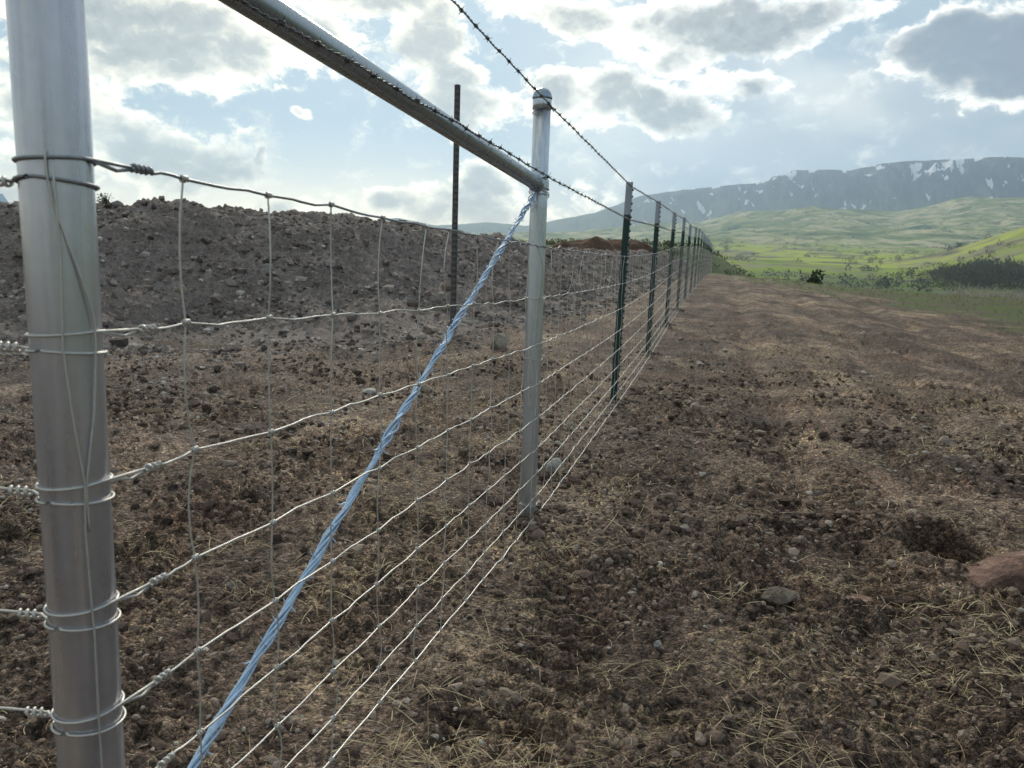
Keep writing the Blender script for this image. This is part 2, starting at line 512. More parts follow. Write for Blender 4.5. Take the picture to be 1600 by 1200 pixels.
M['leaf_far'] = mat_stones('far_foliage', [(0., (.075, .085, .075)), (.6, (.10, .112, .092)), (1., (.13, .14, .112))], .5, thin=0.45)
M['twig'] = mat_stones('bare_twigs', [(0., (.26, .235, .21)), (.6, (.34, .31, .28)), (1., (.42, .39, .35))], 4., thin=0.4)

# ------------------------------------------------------------------ mesh helpers


class MB:
    def __init__(self):
        self.v, self.f, self.n = [], [], 0

    def add(self, v, f):
        v = np.asarray(v, float).reshape(-1, 3)
        self.v.append(v)
        self.f.extend([tuple(i + self.n for i in q) for q in f])
        self.n += len(v)
        return self

    def tube(self, pts, r, sides=6, caps=True):
        pts = np.asarray(pts, float)
        n = len(pts)
        rr = np.broadcast_to(np.asarray(r, float), (n,))
        t = np.gradient(pts, axis=0)
        t /= np.linalg.norm(t, axis=1)[:, None] + 1e-12
        a = np.array([0, 0, 1.0]) if abs(t[0][2]) < .9 else np.array([1.0, 0, 0])
        u = np.cross(t[0], a)
        u /= np.linalg.norm(u)
        V = []
        ang = np.arange(sides) * 2 * PI / sides
        for i in range(n):
            u = u - t[i] * (u @ t[i])
            u /= np.linalg.norm(u) + 1e-12
            w = np.cross(t[i], u)
            V.append(pts[i] + rr[i] * (np.cos(ang)[:, None] * u + np.sin(ang)[:, None] * w))
        F = []
        for i in range(n - 1):
            for k in range(sides):
                k2 = (k + 1) % sides
                F.append((i * sides + k, i * sides + k2, (i + 1) * sides + k2, (i + 1) * sides + k))
        if caps:
            F.append(tuple(range(sides - 1, -1, -1)))
            F.append(tuple((n - 1) * sides + k for k in range(sides)))
        return self.add(np.concatenate(V), F)

    def box(self, c, s, rot=0.0, taper=1.0):
        c = np.asarray(c, float)
        hx, hy, hz = s[0] / 2, s[1] / 2, s[2] / 2
        v = np.array([(-hx, -hy, -hz), (hx, -hy, -hz), (hx, hy, -hz), (-hx, hy, -hz),
                      (-hx * taper, -hy * taper, hz), (hx * taper, -hy * taper, hz), (hx * taper, hy * taper, hz), (-hx * taper, hy * taper, hz)])
        cr, sr = math.cos(rot), math.sin(rot)
        R = np.array([[cr, -sr, 0], [sr, cr, 0], [0, 0, 1]])
        v = v @ R.T + c
        return self.add(v, [(3, 2, 1, 0), (4, 5, 6, 7), (0, 1, 5, 4), (1, 2, 6, 5), (2, 3, 7, 6), (3, 0, 4, 7)])

    def lathe(self, prof, sides=32, c=(0, 0, 0)):
        prof = np.asarray(prof, float)
        ang = np.arange(sides) * 2 * PI / sides
        V = np.concatenate([np.stack([r * np.cos(ang), r * np.sin(ang), np.full(sides, z)], 1) for r, z in prof]) + np.asarray(c, float)
        F = []
        for i in range(len(prof) - 1):
            for k in range(sides):
                k2 = (k + 1) % sides
                F.append((i * sides + k, i * sides + k2, (i + 1) * sides + k2, (i + 1) * sides + k))
        F.append(tuple(range(sides - 1, -1, -1)))
        F.append(tuple((len(prof) - 1) * sides + k for k in range(sides)))
        return self.add(V, F)

    def mesh(self, name, m, smooth=True):
        me = bpy.data.meshes.new(name)
        me.from_pydata(np.concatenate(self.v).tolist(), [], self.f)
        me.materials.append(m)
        if smooth:
            me.polygons.foreach_set('use_smooth', np.ones(len(me.polygons), bool))
        me.update()
        return me

    def build(self, name, m, parent=None, smooth=True):
        return link(name, self.mesh(name, m, smooth), parent)


def link(name, data, parent=None):
    o = bpy.data.objects.new(name, data)
    COL.objects.link(o)
    if parent is not None:
        o.parent = parent
    return o


def tag(o, label=None, cat=None, group=None, kind=None):
    if label:
        o['label'] = label
    if cat:
        o['category'] = cat
    if group:
        o['group'] = group
    if kind:
        o['kind'] = kind
    return o


def empty(name, loc=(0, 0, 0), rz=0.0):
    o = bpy.data.objects.new(name, None)
    COL.objects.link(o)
    o.location = loc
    o.rotation_euler = (0, 0, rz)
    o.empty_display_size = .1
    return o


def fast_mesh(name, verts, faces, m, smooth=True):
    """verts (n,3), faces (k,3) or (k,4) numpy arrays"""
    me = bpy.data.meshes.new(name)
    k, c = faces.shape
    me.vertices.add(len(verts))
    me.vertices.foreach_set('co', np.ascontiguousarray(verts, dtype=np.float32).ravel())
    me.loops.add(k * c)
    me.loops.foreach_set('vertex_index', np.ascontiguousarray(faces, dtype=np.int32).ravel())
    me.polygons.add(k)
    me.polygons.foreach_set('loop_start', np.arange(0, k * c, c, dtype=np.int32))
    me.polygons.foreach_set('use_smooth', np.full(k, smooth))
    me.materials.append(m)
    me.update(calc_edges=True)
    return me


def grid_faces(nr, nc, wrap=False):
    i = np.arange(nr - 1)[:, None]
    j = np.arange(nc if wrap else nc - 1)[None, :]
    j2 = (j + 1) % nc
    a = i * nc + j
    return np.stack([a, i * nc + j2, (i + 1) * nc + j2, (i + 1) * nc + j], -1).reshape(-1, 4)


# ------------------------------------------------------------------ noise


def _hash(ix, iy, seed):
    h = (ix.astype(np.int64) * 374761393 + iy.astype(np.int64) * 668265263 + seed * 974634777) & 0xFFFFFFFF
    h = ((h ^ (h >> 13)) * 1274126177) & 0xFFFFFFFF
    return ((h ^ (h >> 16)) & 0xFFFFFF) / float(0xFFFFFF)


def perlin(x, y, seed=0):
    x0, y0 = np.floor(x), np.floor(y)
    fx, fy = x - x0, y - y0
    x0, y0 = x0.astype(np.int64), y0.astype(np.int64)
    ux, uy = fx * fx * fx * (fx * (fx * 6 - 15) + 10), fy * fy * fy * (fy * (fy * 6 - 15) + 10)

    def g(ix, iy, dx, dy):
        a = _hash(ix, iy, seed) * 2 * PI
        return np.cos(a) * dx + np.sin(a) * dy
    n00 = g(x0, y0, fx, fy)
    n10 = g(x0 + 1, y0, fx - 1, fy)
    n01 = g(x0, y0 + 1, fx, fy - 1)
    n11 = g(x0 + 1, y0 + 1, fx - 1, fy - 1)
    a = n00 + ux * (n10 - n00)
    b = n01 + ux * (n11 - n01)
    return (a + uy * (b - a)) * 1.5


def fbm(x, y, scale, octv=4, seed=0, gain=.5):
    s, a, t = 0.0, 1.0, 0.0
    for k in range(octv):
        s = s + a * perlin(x / scale * 2 ** k, y / scale * 2 ** k, seed + k * 17)
        t += a
        a *= gain
    return s / t


def sstep(x, a, b):
    t = np.clip((x - a) / (b - a), 0, 1)
    return t * t * (3 - 2 * t)


# ------------------------------------------------------------------ ground
FA = math.radians(14.875)                     # azimuth of the fence line
CA, SA = math.cos(FA), math.sin(FA)
VD = np.array([SA, CA])
S_PTS = [0., 1., 3.3, 6.4, 9.4, 12.4, 15.3, 18.3, 21.3, 24.3, 40., 60., 90.]
Z_PTS = [.05, .045, 0., .0, .08, .22, .31, .38, .46, .55, .76, .88, .6]


def base_height(x, y):
    s = x * SA + y * CA
    l = x * CA - y * SA
    r = np.hypot(x, y)
    z = np.interp(s, S_PTS, Z_PTS) * sstep(s, -3, 3) ** 0
    z = np.where(s < 0, .05, z)
    # brow: the bench ends and falls away to the right and beyond the fence end
    edge = np.interp(s, [-60, -20, 10, 28, 36, 52, 70, 100, 150], [34, 26, 19, 9.6, 5.2, .9, -7, -26, -50])
    dd = l - edge + .8 * perlin(s / 6., l / 6., 5)
    fall = np.where(dd > -2.0, .09 * (dd + 2.0) ** 2, 0)
    fall = np.where(dd > .4, .518 + .432 * (dd - .4), fall)
    z = z - np.minimum(fall, 9.5 + z)
    # gentle sag of the working strip between the fence and the brow
    z = z - .10 * sstep(l, 0.5, 5.0) * sstep(s, 3, 12) * sstep(-dd, -1, 3)
    return z


def micro(x, y):
    r = np.hypot(x, y)
    h = .045 * fbm(x, y, 1.6, 3, 1) + .030 * fbm(x, y, .42, 3, 2)
    near = sstep(-r, -30., -9.)
    b1 = 1 - np.abs(perlin(x / .16, y / .16, 31)) * 2
    b2 = np.abs(perlin(x / .085, y / .085, 37))
    b3 = np.abs(perlin(x / .04, y / .04, 41))
    rough = .55 + .9 * sstep(fbm(x, y, .8, 2, 9), -.25, .4)
    h = h + near * rough * (.014 * b1 + .044 * b2 + .030 * b3 - .026) - .012
    # trodden strip along the foot of the mesh
    l = x * CA - y * SA
    s = x * SA + y * CA
    strip = np.exp(-((l + .78) / .22) ** 2) * sstep(s, .3, 1.0)
    return h * (1 - .65 * strip) - .016 * strip


HOLE = (1.87, 3.14)


def features(x, y):
    h = 0
    # burrow-like hole and the spoil around it
    dx, dy = x - HOLE[0], y - HOLE[1]
    d = np.sqrt((dx / .165) ** 2 + (dy / .20) ** 2) + .10 * perlin(x / .13, y / .13, 77)
    h = h - .75 * sstep(-d, -1.0, -.74) + .05 * sstep(-d, -2.0, -1.1) * sstep(d, .9, 1.3)
    # raised lip of soil further right
    h = h + .09 * np.exp(-(((x - 2.35) / .5) ** 2 + ((y - 3.55) / .35) ** 2))
    # soil tamped round the two pipe posts
    for px, py in ((.09, 3.40), (-.585, 1.004)):
        h = h + .05 * np.exp(-((x - px) ** 2 + (y - py) ** 2) / .03)
    # shallow wheel ruts beside the fence
    l = x * CA - y * SA
    s = x * SA + y * CA
    wob = .15 * perlin(s / 5., s * 0, 63)
    for l0 in (.45, 1.85, 3.3):
        h = h + .025 * np.exp(-((l - l0 - wob - .32) / .13) ** 2)
        h = h - .055 * np.exp(-((l - l0 - wob) / .19) ** 2) * (1 + .5 * perlin(s / .35, l / .5, 66))
    # tread bars of a tracked machine beside the capped post
    for l0, w_, s0, s1 in ((-.42, .15, 1.5, 3.1), (.75, .17, 2.6, 5.2)):
        m_ = np.exp(-((l - l0) / w_) ** 4) * sstep(s, s0, s0 + .3) * (1 - sstep(s, s1 - .4, s1))
        h = h - m_ * (.014 + .036 * sstep(np.sin(2 * PI * (s + .12 * (l - l0)) / .105 + .8 * perlin(s / .5, l / .3, 95)), -.2, .5))
    # soil kicked up round each line post
    for t_ in range(5):
        q = (.8887 + SA * 3.05 * t_, 6.4683 + CA * 3.05 * t_)
        h = h + .045 * np.exp(-((x - q[0]) ** 2 + (y - q[1]) ** 2) / .035)
    return h


def ground_z(x, y):
    x = np.asarray(x, float)
    y = np.asarray(y, float)
    hd = np.sqrt(((x - HOLE[0]) / .165) ** 2 + ((y - HOLE[1]) / .20) ** 2)
    return base_height(x, y) + micro(x, y) * (.12 + .88 * sstep(hd, .95, 1.2)) + features(x, y)


def build_ground():
    a0 = np.arange(-.92, .92, .0026)
    a1 = np.linspace(.92, 2 * PI - .92, 170)[:-1]
    ang = np.concatenate([a0, a1])
    rad = [.3]
    while rad[-1] < 170:
        r = rad[-1]
        k = .016 if r < 1.1 else .0056 if r < 5 else .0074 if r < 9 else .012 if r < 30 else .03
        rad.append(r * (1 + k))
    rad = np.array(rad)
    Rr, Aa = np.meshgrid(rad, ang, indexing='ij')
    X, Y = Rr * np.sin(Aa), Rr * np.cos(Aa)
    Z = ground_z(X.ravel(), Y.ravel()).reshape(X.shape)
    Z[-1] -= 14.0
    Z[-2] -= 4.0
    V = np.stack([X, Y, Z], -1).reshape(-1, 3)
    F = grid_faces(len(rad), len(ang), True)[:, ::-1]
    me = fast_mesh('ground', V, F, M['soil'])
    # close the little disc under the camera
    o = link('ground', me)
    tag(o, kind='structure')
    mb = MB()
    ring = V[:len(ang)]
    step = 8
    idx = list(range(0, len(ang), step))
    vv = [tuple(ring[i] - np.array([0, 0, .004])) for i in idx] + [(0, 0, float(ground_z(0., 0.)))]
    mb.add(vv, [(i, (i + 1) % len(idx), len(idx)) for i in range(len(idx))])
    tag(mb.build('ground_patch', M['soil']), kind='structure')


build_ground()

# ------------------------------------------------------------------ valley, foothills, mountain
SKY_AZ = [-60, -33.4, -10.1, -8.7, -5.9, -2.2, .6, 2.5, 5.6, 6.8, 8.8, 11.4, 13.6, 16.6, 17.8, 18.8, 21.4, 22.6, 24.5, 26.4, 28.9, 30.9, 32.2, 40, 60]
SKY_EL = [1.2, 1.26, 2.46, 2.83, 2.39, 2.74, 2.6, 2.98, 3.65, 4.12, 4.88, 5.31, 5.55, 5.87, 6.29, 6.62, 6.72, 6.62, 7.03, 7.18, 7.18, 7.21, 7.23, 6.6, 3.0]
FOOT_AZ = [-60, -9.6, 2.5, 8.9, 13.3, 15.9, 20.5, 22.9, 25.6, 29.2, 32.6, 40, 60]
FOOT_EL = [.9, 1.21, 1.92, 2.82, 3.23, 3.84, 4.31, 3.98, 3.79, 4.3, 4.42, 3.5, 1.5]


def valley_z(x, y):
    r = np.hypot(x, y)
    az = np.degrees(np.arctan2(x, y))
    foot = np.tan(np.radians(np.interp(az, FOOT_AZ, FOOT_EL))) * 4000.0
    base = np.interp(r, [60, 120, 300, 420, 800, 1500, 2200], [-8.2, -9.5, -10., -9.5, -3., 22., 58.])
    t = np.clip((r - 2200) / 1800., 0, 1)
    z = base + (foot - 58.) * (t ** 1.25)
    z = np.where(r > 4000, foot - (r - 4000) * .05, z)
    amp = np.interp(r, [60, 250, 700, 2000, 4000], [0, .5, 3., 22., 60.])
    fold = 1 - np.abs(fbm(x + .5 * y, y * .5, 620., 4, 131)) * 2.2
    z = z + amp * fbm(x, y, 900., 5, 101) * .9 + amp * .55 * (fold - .4)
    z = z + np.interp(r, [60, 400, 1200, 3000], [0, .8, 4., 14.]) * fbm(x, y, 190., 4, 111)
    # green spur coming down from the right
    u = sstep(az, 24.5, 36.0)
    z = z + 62.0 * u ** 1.3 * np.exp(-((r - 1150.) / 330.) ** 2)
    # low wooded rise in the middle distance on the right
    z = z + 5.5 * sstep(az, 24., 29.) * np.exp(-((r - 620) / 120.) ** 2)
    return z


def az_cols(step, lim=50.0, coarse=4.0):
    a = np.arange(-lim, lim, step)
    b = np.arange(lim, 360 - lim - .01, coarse)
    return np.radians(np.concatenate([a, b]))


def build_valley():
    ang = az_cols(.13)
    rad = [90.]
    while rad[-1] < 4900:
        rad.append(rad[-1] * 1.022)
    rad = np.array(rad)
    Rr, Aa = np.meshgrid(rad, ang, indexing='ij')
    X, Y = Rr * np.sin(Aa), Rr * np.cos(Aa)
    Z = valley_z(X.ravel(), Y.ravel()).reshape(X.shape)
    V = np.stack([X, Y, Z], -1).reshape(-1, 3)
    o = link('valley', fast_mesh('valley', V, grid_faces(len(rad), len(ang), True)[:, ::-1], M['valley']))
    tag(o, kind='structure')


def build_mountain():
    az = np.concatenate([np.arange(-52, 4, .16), np.arange(4, 36, .05), np.arange(36, 58, .16)])
    v = np.linspace(0, 1, 110)
    vv, aa = np.meshgrid(v, az, indexing='ij')
    r = 4300 + vv * 3600
    ar = np.radians(aa)
    x, y = r * np.sin(ar), r * np.cos(ar)
    crest = np.tan(np.radians(np.interp(aa, SKY_AZ, SKY_EL) + .11 * fbm(aa, aa * 0, 2.6, 4, 5))) * 7000.
    foot = np.tan(np.radians(np.interp(aa, FOOT_AZ, FOOT_EL))) * 4000. * .55
    t = np.clip((r - 4300) / 2700., 0, 1)
    tt = .42 * t + .58 * sstep(t, .55, 1.0)
    z = foot + (crest - foot) * tt
    gul = fbm(aa + 1.3 * perlin(aa / 2.6, t * 3., 12), t * 2.6, 2.6, 5, 21)
    z = z - (60 + 190 * t) * np.abs(gul) * sstep(t, .05, .5) * (1 - sstep(t, .93, 1.0) * .9) * np.clip(crest / 800., .15, 1)
    z = z + 60 * fbm(aa, t * 6, 3.2, 4, 71) * sstep(t, .02, .2) * (1 - sstep(t, .5, .95))
    rid = 1 - np.abs(fbm(aa + .8 * perlin(aa / 1.2, t * 7, 44), t * 4.5, .9, 4, 47)) * 2
    z = z + 70 * rid * sstep(t, .25, .6) * (1 - sstep(t, .84, .95)) * np.clip(crest / 800., .15, 1)
    z = np.where(r > 7000, crest - (r - 7000) * .10, z)
    V = np.stack([x, y, z], -1).reshape(-1, 3)
    me = fast_mesh('mountain', V, grid_faces(len(v), len(az))[:, ::-1], M['mountain'])
    # snow lies in gullies below the rim on the higher, right-hand half
    patch = fbm(aa + 1.1 * perlin(aa / 2.2, t * 6, 15) + .5 * perlin(aa / .8, t * 14, 16), t * 2.2, 1.35, 4, 301)
    wid = .10 + 1.1 * (1 - t)
    gully = sstep(np.abs(gul), .55, .05) * .5 + sstep(rid, .75, .2) * .5
    sn = sstep(patch + .35 * (gully - .5), wid, wid + .12) * sstep(t, .76, .86)
    sn = sn * (1 - sstep(t, .97, .985) * .8) * sstep(crest, 620, 780)
    rim = .8 * sstep(fbm(aa, t, .7, 2, 333), .12, .40) * sstep(t, .960, .975) * sstep(crest, 540, 700)
    diag = fbm(aa + t * 9., t * 11., .9, 4, 355) + .3 * (gully - .5)
    sn2 = sstep(diag, .30, .42) * sstep(t, .62, .72) * (1 - sstep(t, .88, .95)) * sstep(crest, 450, 640)
    sn = np.clip(np.maximum(np.maximum(sn, rim), sn2), 0, 1)
    a = me.attributes.new('snow', 'FLOAT', 'POINT')
    a.data.foreach_set('value', sn.ravel().astype(np.float32))
    tag(link('mountain', me), kind='structure')


build_valley()
build_mountain()

# ------------------------------------------------------------------ haze
hz = MB().box((0, 0, (1180 - 45) / 2 - 0), (17000, 17000, 1180 + 45))
hm = bpy.data.materials.new('air')
hm.use_nodes = True
HN = NT(hm.node_tree)
HN.n.clear()
ho = HN.node('ShaderNodeOutputMaterial')
pv = HN.node('ShaderNodeVolumePrincipled')
pv.inputs['Color'].default_value = (.58, .78, 1.0, 1.0)
pv.inputs['Density'].default_value = 1.25e-4
pv.inputs['Anisotropy'].default_value = .45
HN.l.new(pv.outputs[0], ho.inputs['Volume'])
tag(hz.build('haze', hm, None, False), kind='stuff')

# ------------------------------------------------------------------ dirt banks


def bank_surface(toe, crest, hts, nt, nv, back=1.5, seed=0, rough=1.0):
    """loose soil tipped in a long ridge: toe line, crest line, crest heights (x, y points)"""
    toe, crest = np.array(toe, float), np.array(crest, float)
    k = np.linspace(0, 1, len(toe))
    t = np.linspace(0, 1, nt)

    def sm(a):
        a = np.interp(t, k, a)
        w = max(3, nt // (len(toe) * 2) | 1)
        pad = np.pad(a, w, mode='edge')
        ker = np.hanning(w + 2)[1:-1]
        return np.convolve(pad, ker / ker.sum(), 'same')[w:-w]
    tx, ty, cx, cy, hh = sm(toe[:, 0]), sm(toe[:, 1]), sm(crest[:, 0]), sm(crest[:, 1]), sm(np.array(hts, float))
    v = np.concatenate([np.linspace(-.12, 1.0, int(nv * .75), endpoint=False), np.linspace(1.0, 1 + back, int(nv * .25))])
    vv, txx = np.meshgrid(v, tx, indexing='ij')
    X = txx + (cx - tx)[None, :] * vv
    Y = ty[None, :] + (cy - ty)[None, :] * vv
    # ragged toe: tongues of slumped soil run out onto the flat
    lo = 1 - sstep(vv, 0, .7)
    tg = 1.1 * fbm(X, Y, 2.6, 3, seed + 31) - .1
    X = X - (cx - tx)[None, :] * .22 * lo * tg
    Y = Y - (cy - ty)[None, :] * .22 * lo * tg
    g = base_height(X.ravel(), Y.ravel()).reshape(X.shape)
    prof = np.where(vv < 1, .20 * vv + .80 * sstep(np.clip(vv, 0, 1) ** 1.15, .02, 1.0), 1 - .9 * sstep(vv, 1.0, 1 + back * .8))
    prof = np.where(vv < 0, vv * .6, prof)
    n = .20 * fbm(X, Y, 2.4, 3, seed) + .13 * fbm(X, Y, .8, 4, seed + 3) - .20 * np.clip(fbm(X * .9 - Y * .2, Y * .25, .55, 3, seed + 41), 0, 1)
    b = .085 * np.abs(perlin(X / .36, Y / .36, seed + 5)) + .085 * np.abs(perlin(X / .17, Y / .17, seed + 8)) + .055 * np.abs(perlin(X / .085, Y / .085, seed + 9))
    env = sstep(vv, -.02, .35) * (1 - .7 * sstep(vv, 1 + back * .5, 1 + back))
    Z = g + prof * hh[None, :] + (n * rough + b * rough * .9) * (.3 + .7 * env) - .03
    Z = np.where(vv >= 1 + back - .001, g - .4, Z)
    Z[0] -= .25
    Z[:, 0] -= .4
    Z[:, -1] -= .4
    return X, Y, Z, t


def build_bank(name, label, m, *a, **kw):
    X, Y, Z, t = bank_surface(*a, **kw)
    V = np.stack([X, Y, Z], -1).reshape(-1, 3)
    F = grid_faces(*X.shape)
    o = link(name, fast_mesh(name, V, F, m))
    return o, (X, Y, Z)


bank, BANK = build_bank('dirt_bank', '', M['berm'],
                        [(-15, 5.5), (-9, 7.0), (-5.3, 8.1), (-2.0, 9.9), (1.0, 13.3), (2.6, 18.5), (4.4, 25), (7.0, 34), (9.4, 42), (11.2, 47)],
                        [(-17, 11.5), (-11, 12.0), (-6.6, 12.9), (-3.6, 15.0), (-.9, 18.5), (1.2, 24.5), (3.2, 31), (6.2, 38), (8.9, 44.5), (11.0, 48)],
                        [1.60, 1.68, 1.74, 1.68, 1.36, 1.02, .98, 1.02, .98, .25], nt=1250, nv=230, seed=200)
tag(bank, 'long bank of stony grey brown soil behind the woven wire fence', 'dirt bank')


def pile(name, label, m, c, rx, ry, h, rot, seed, cat='dirt pile'):
    n = 130
    u = np.linspace(-1, 1, n)
    U, W = np.meshgrid(u, u, indexing='ij')
    cr, sr = math.cos(rot), math.sin(rot)
    X = c[0] + (U * cr * rx - W * sr * ry)
    Y = c[1] + (U * sr * rx + W * cr * ry)
    q = np.clip(1 - np.sqrt(U ** 2 + W ** 2) - .3 * fbm(X, Y, rx * .5, 4, seed), 0, 1)
    Z = base_height(X.ravel(), Y.ravel()).reshape(X.shape) - .25 + (h + .25) * sstep(q, 0, .75) + sstep(q, 0, .2) * .40 * h * fbm(X, Y, rx * .28, 5, seed + 2)
    o = link(name, fast_mesh(name, np.stack([X, Y, Z], -1).reshape(-1, 3), grid_faces(n, n)[:, ::-1], m))
    return tag(o, label, cat)


pile('dirt_pile', 'low orange brown heap of soil beyond the end of the grey bank', M['orange'], (5.0, 46.5), 7.2, 4.2, 1.62, .25, 51)
pile('dirt_pile', 'dark heap of soil at the far left in front of the pale blue vehicle', M['darkpile'], (-16.6, 24.3), 3.2, 2.4, 1.72, .2, 57)


def build_scrub_hill():
    n = 110
    u = np.linspace(-1, 1, n)
    U, W = np.meshgrid(u, u, indexing='ij')
    X = 22.0 + U * 27.
    Y = 152. + W * 30.
    g = base_height(X.ravel(), Y.ravel()).reshape(X.shape)
    prof = np.interp(U, [-1, -.35, 0.1, .45, .62, .85, 1.], [4.2, 4.7, 4.9, 4.6, 2.6, -1.2, -9.])
    Z = -9.5 + (prof + 9.5) * (1 - sstep(np.abs(W), .2, 1.0)) + .5 * fbm(X, Y, 9., 4, 88)
    o = link('scrub_hill', fast_mesh('scrub_hill', np.stack([X, Y, Z], -1).reshape(-1, 3), grid_faces(n, n)[:, ::-1], M['hill_soil']))
    tag(o, kind='structure')
    return X, Y, Z


M['hill_soil'] = mat_berm('scrubby_slope', (.10, .12, .065), (.19, .215, .11), (.29, .29, .17), .0)
HILL = build_scrub_hill()

# ------------------------------------------------------------------ loose stones, clods, straw, grass (uncountable ground cover)
ICO_V, ICO_F = [], []


def ico(sub):
    import bmesh
    bm = bmesh.new()
    bmesh.ops.create_icosphere(bm, subdivisions=sub, radius=1.0)
    bm.verts.ensure_lookup_table()
    v = np.array([q.co[:] for q in bm.verts])
    f = np.array([[q.index for q in p.verts] for p in bm.faces])
    bm.free()
    return v, f


ICO1, ICO2 = ico(1), ico(2)


def scatter_lumps(name, m, P, R, ico_, seed, flat=.65, sink=.3, rough=.35, smooth=False):
    rng = np.random.default_rng(seed)
    bv, bf = ico_
    n, k = len(P), len(bv)
    sc = R[:, None] * np.stack([rng.uniform(.75, 1.3, n), rng.uniform(.6, 1.05, n), rng.uniform(flat * .7, flat * 1.2, n)], 1)
    jit = 1 + rng.uniform(-rough, rough, (n, k))
    v = bv[None] * jit[:, :, None] * sc[:, None, :]
    a = rng.uniform(0, 2 * PI, n)
    t = rng.uniform(-.5, .5, n)
    ct, st = np.cos(t)[:, None], np.sin(t)[:, None]
    y, z = v[:, :, 1] * ct - v[:, :, 2] * st, v[:, :, 1] * st + v[:, :, 2] * ct
    ca, sa = np.cos(a)[:, None], np.sin(a)[:, None]
    x, y = v[:, :, 0] * ca - y * sa, v[:, :, 0] * sa + y * ca
    v = np.stack([x, y, z], -1) + P[:, None, :]
    v[:, :, 2] += (R * flat * (1 - sink * 2) * .5)[:, None]
    F = (bf[None] + (np.arange(n) * k)[:, None, None]).reshape(-1, 3)
    return tag(link(name, fast_mesh(name, v.reshape(-1, 3), F, m, smooth)), kind='stuff')


def ground_points(n, rmin, rmax, seed, power=1.0, az=(-44, 44), clump=None):
    rng = np.random.default_rng(seed)
    u = rng.uniform(0, 1, n * 4)
    r = np.exp(np.log(rmin) + u ** power * (np.log(rmax) - np.log(rmin)))
    a = np.radians(rng.uniform(az[0], az[1], n * 4))
    x, y = r * np.sin(a), r * np.cos(a)
    if clump:
        keep = fbm(x, y, clump, 3, seed) + rng.uniform(-.22, .22, n * 4) > .10
        x, y, r = x[keep], y[keep], r[keep]
    x, y = x[:n], y[:n]
    return np.stack([x, y, ground_z(x, y)], 1), np.hypot(x, y)


P, r = ground_points(15000, 1.0, 9., 1, clump=1.3)
R = np.random.default_rng(2).lognormal(math.log(.0062), .5, len(P)) * np.clip(r / 2.6, .7, 2.2)
scatter_lumps('soil_clods', M['clod'], P, np.clip(R, .003, .05), ICO1, 3, flat=.8)
P, r = ground_points(1300, 1.1, 8., 5, clump=1.1)
R = np.random.default_rng(6).lognormal(math.log(.014), .4, len(P)) * np.clip(r / 3., .7, 1.6)
scatter_lumps('soil_clods', M['clod'], P, np.clip(R, .006, .045), ICO2, 7, flat=.65, sink=.5, rough=.22)
P, r = ground_points(3600, 1.0, 14., 11, clump=1.5)
R = np.random.default_rng(12).lognormal(math.log(.0055), .5, len(P)) * np.clip(r / 2.4, .8, 3.)
scatter_lumps('pebbles', M['pebble'], P, np.clip(R, .0025, .04), ICO1, 13, flat=.7, sink=.62)
P, r = ground_points(1500, 4.5, 13., 15, az=(-44, 16), clump=1.4)
R = np.random.default_rng(16).lognormal(math.log(.016), .5, len(P)) * np.clip(r / 8., .7, 1.4)
scatter_lumps('pebbles', M['pebble'], P, np.clip(R, .006, .06), ICO1, 17, flat=.65, sink=.6)
# stones in the face of the bank
rng = np.random.default_rng(21)
BX, BY, BZ = BANK
nvb, ntb = BX.shape
n = 30000
ti = (rng.uniform(0, 1, n) ** 1.1 * ntb * .86 + ntb * .08).astype(int)
vi = (np.abs(rng.beta(1.2, 1.25, n)) * nvb * .76).astype(int)
keep = fbm(BX[vi, ti], BY[vi, ti], 1.5, 3, 61) + rng.uniform(-.4, .4, n) > -.05
ti, vi = ti[keep], vi[keep]
P = np.stack([BX[vi, ti], BY[vi, ti], BZ[vi, ti]], 1)
R = np.clip(np.random.default_rng(22).lognormal(math.log(.016), .65, len(P)), .007, .12)
scatter_lumps('bank_stones', M['bank_stone'], P, R, ICO1, 23, flat=.75, sink=.5)
n = 5000
ti = (rng.uniform(0, 1, n) ** 1.1 * ntb * .86 + ntb * .08).astype(int)
vi = (rng.uniform(0, 1, n) * nvb * .76).astype(int)
P = np.stack([BX[vi, ti], BY[vi, ti], BZ[vi, ti]], 1)
R = np.clip(np.random.default_rng(24).lognormal(math.log(.024), .5, len(P)), .010, .11)
scatter_lumps('bank_clods', M['bank_clod'], P, R, ICO1, 25, flat=.8)


n = 5200
ti = (rng.uniform(0, 1, n) ** 1.1 * ntb * .80 + ntb * .08).astype(int)
v0 = int(nvb * .09)
out = np.abs(rng.normal(0, .55, n)) + rng.uniform(-.5, 0, n)
dx_, dy_ = BX[v0, ti] - BX[v0 + 60, ti], BY[v0, ti] - BY[v0 + 60, ti]
dl = np.hypot(dx_, dy_) + 1e-6
x_, y_ = BX[v0, ti] + dx_ / dl * out, BY[v0, ti] + dy_ / dl * out
keep = out > -.02
x_, y_ = x_[keep], y_[keep]
P = np.stack([x_, y_, ground_z(x_, y_)], 1)
R = np.clip(np.random.default_rng(27).lognormal(math.log(.017), .6, len(P)), .007, .09)
h_ = len(P) // 2
scatter_lumps('bank_stones', M['bank_stone'], P[:h_], R[:h_], ICO1, 28, flat=.7, sink=.5)
scatter_lumps('bank_clods', M['bank_clod'], P[h_:], R[h_:] * 1.2, ICO1, 29, flat=.7, sink=.5)
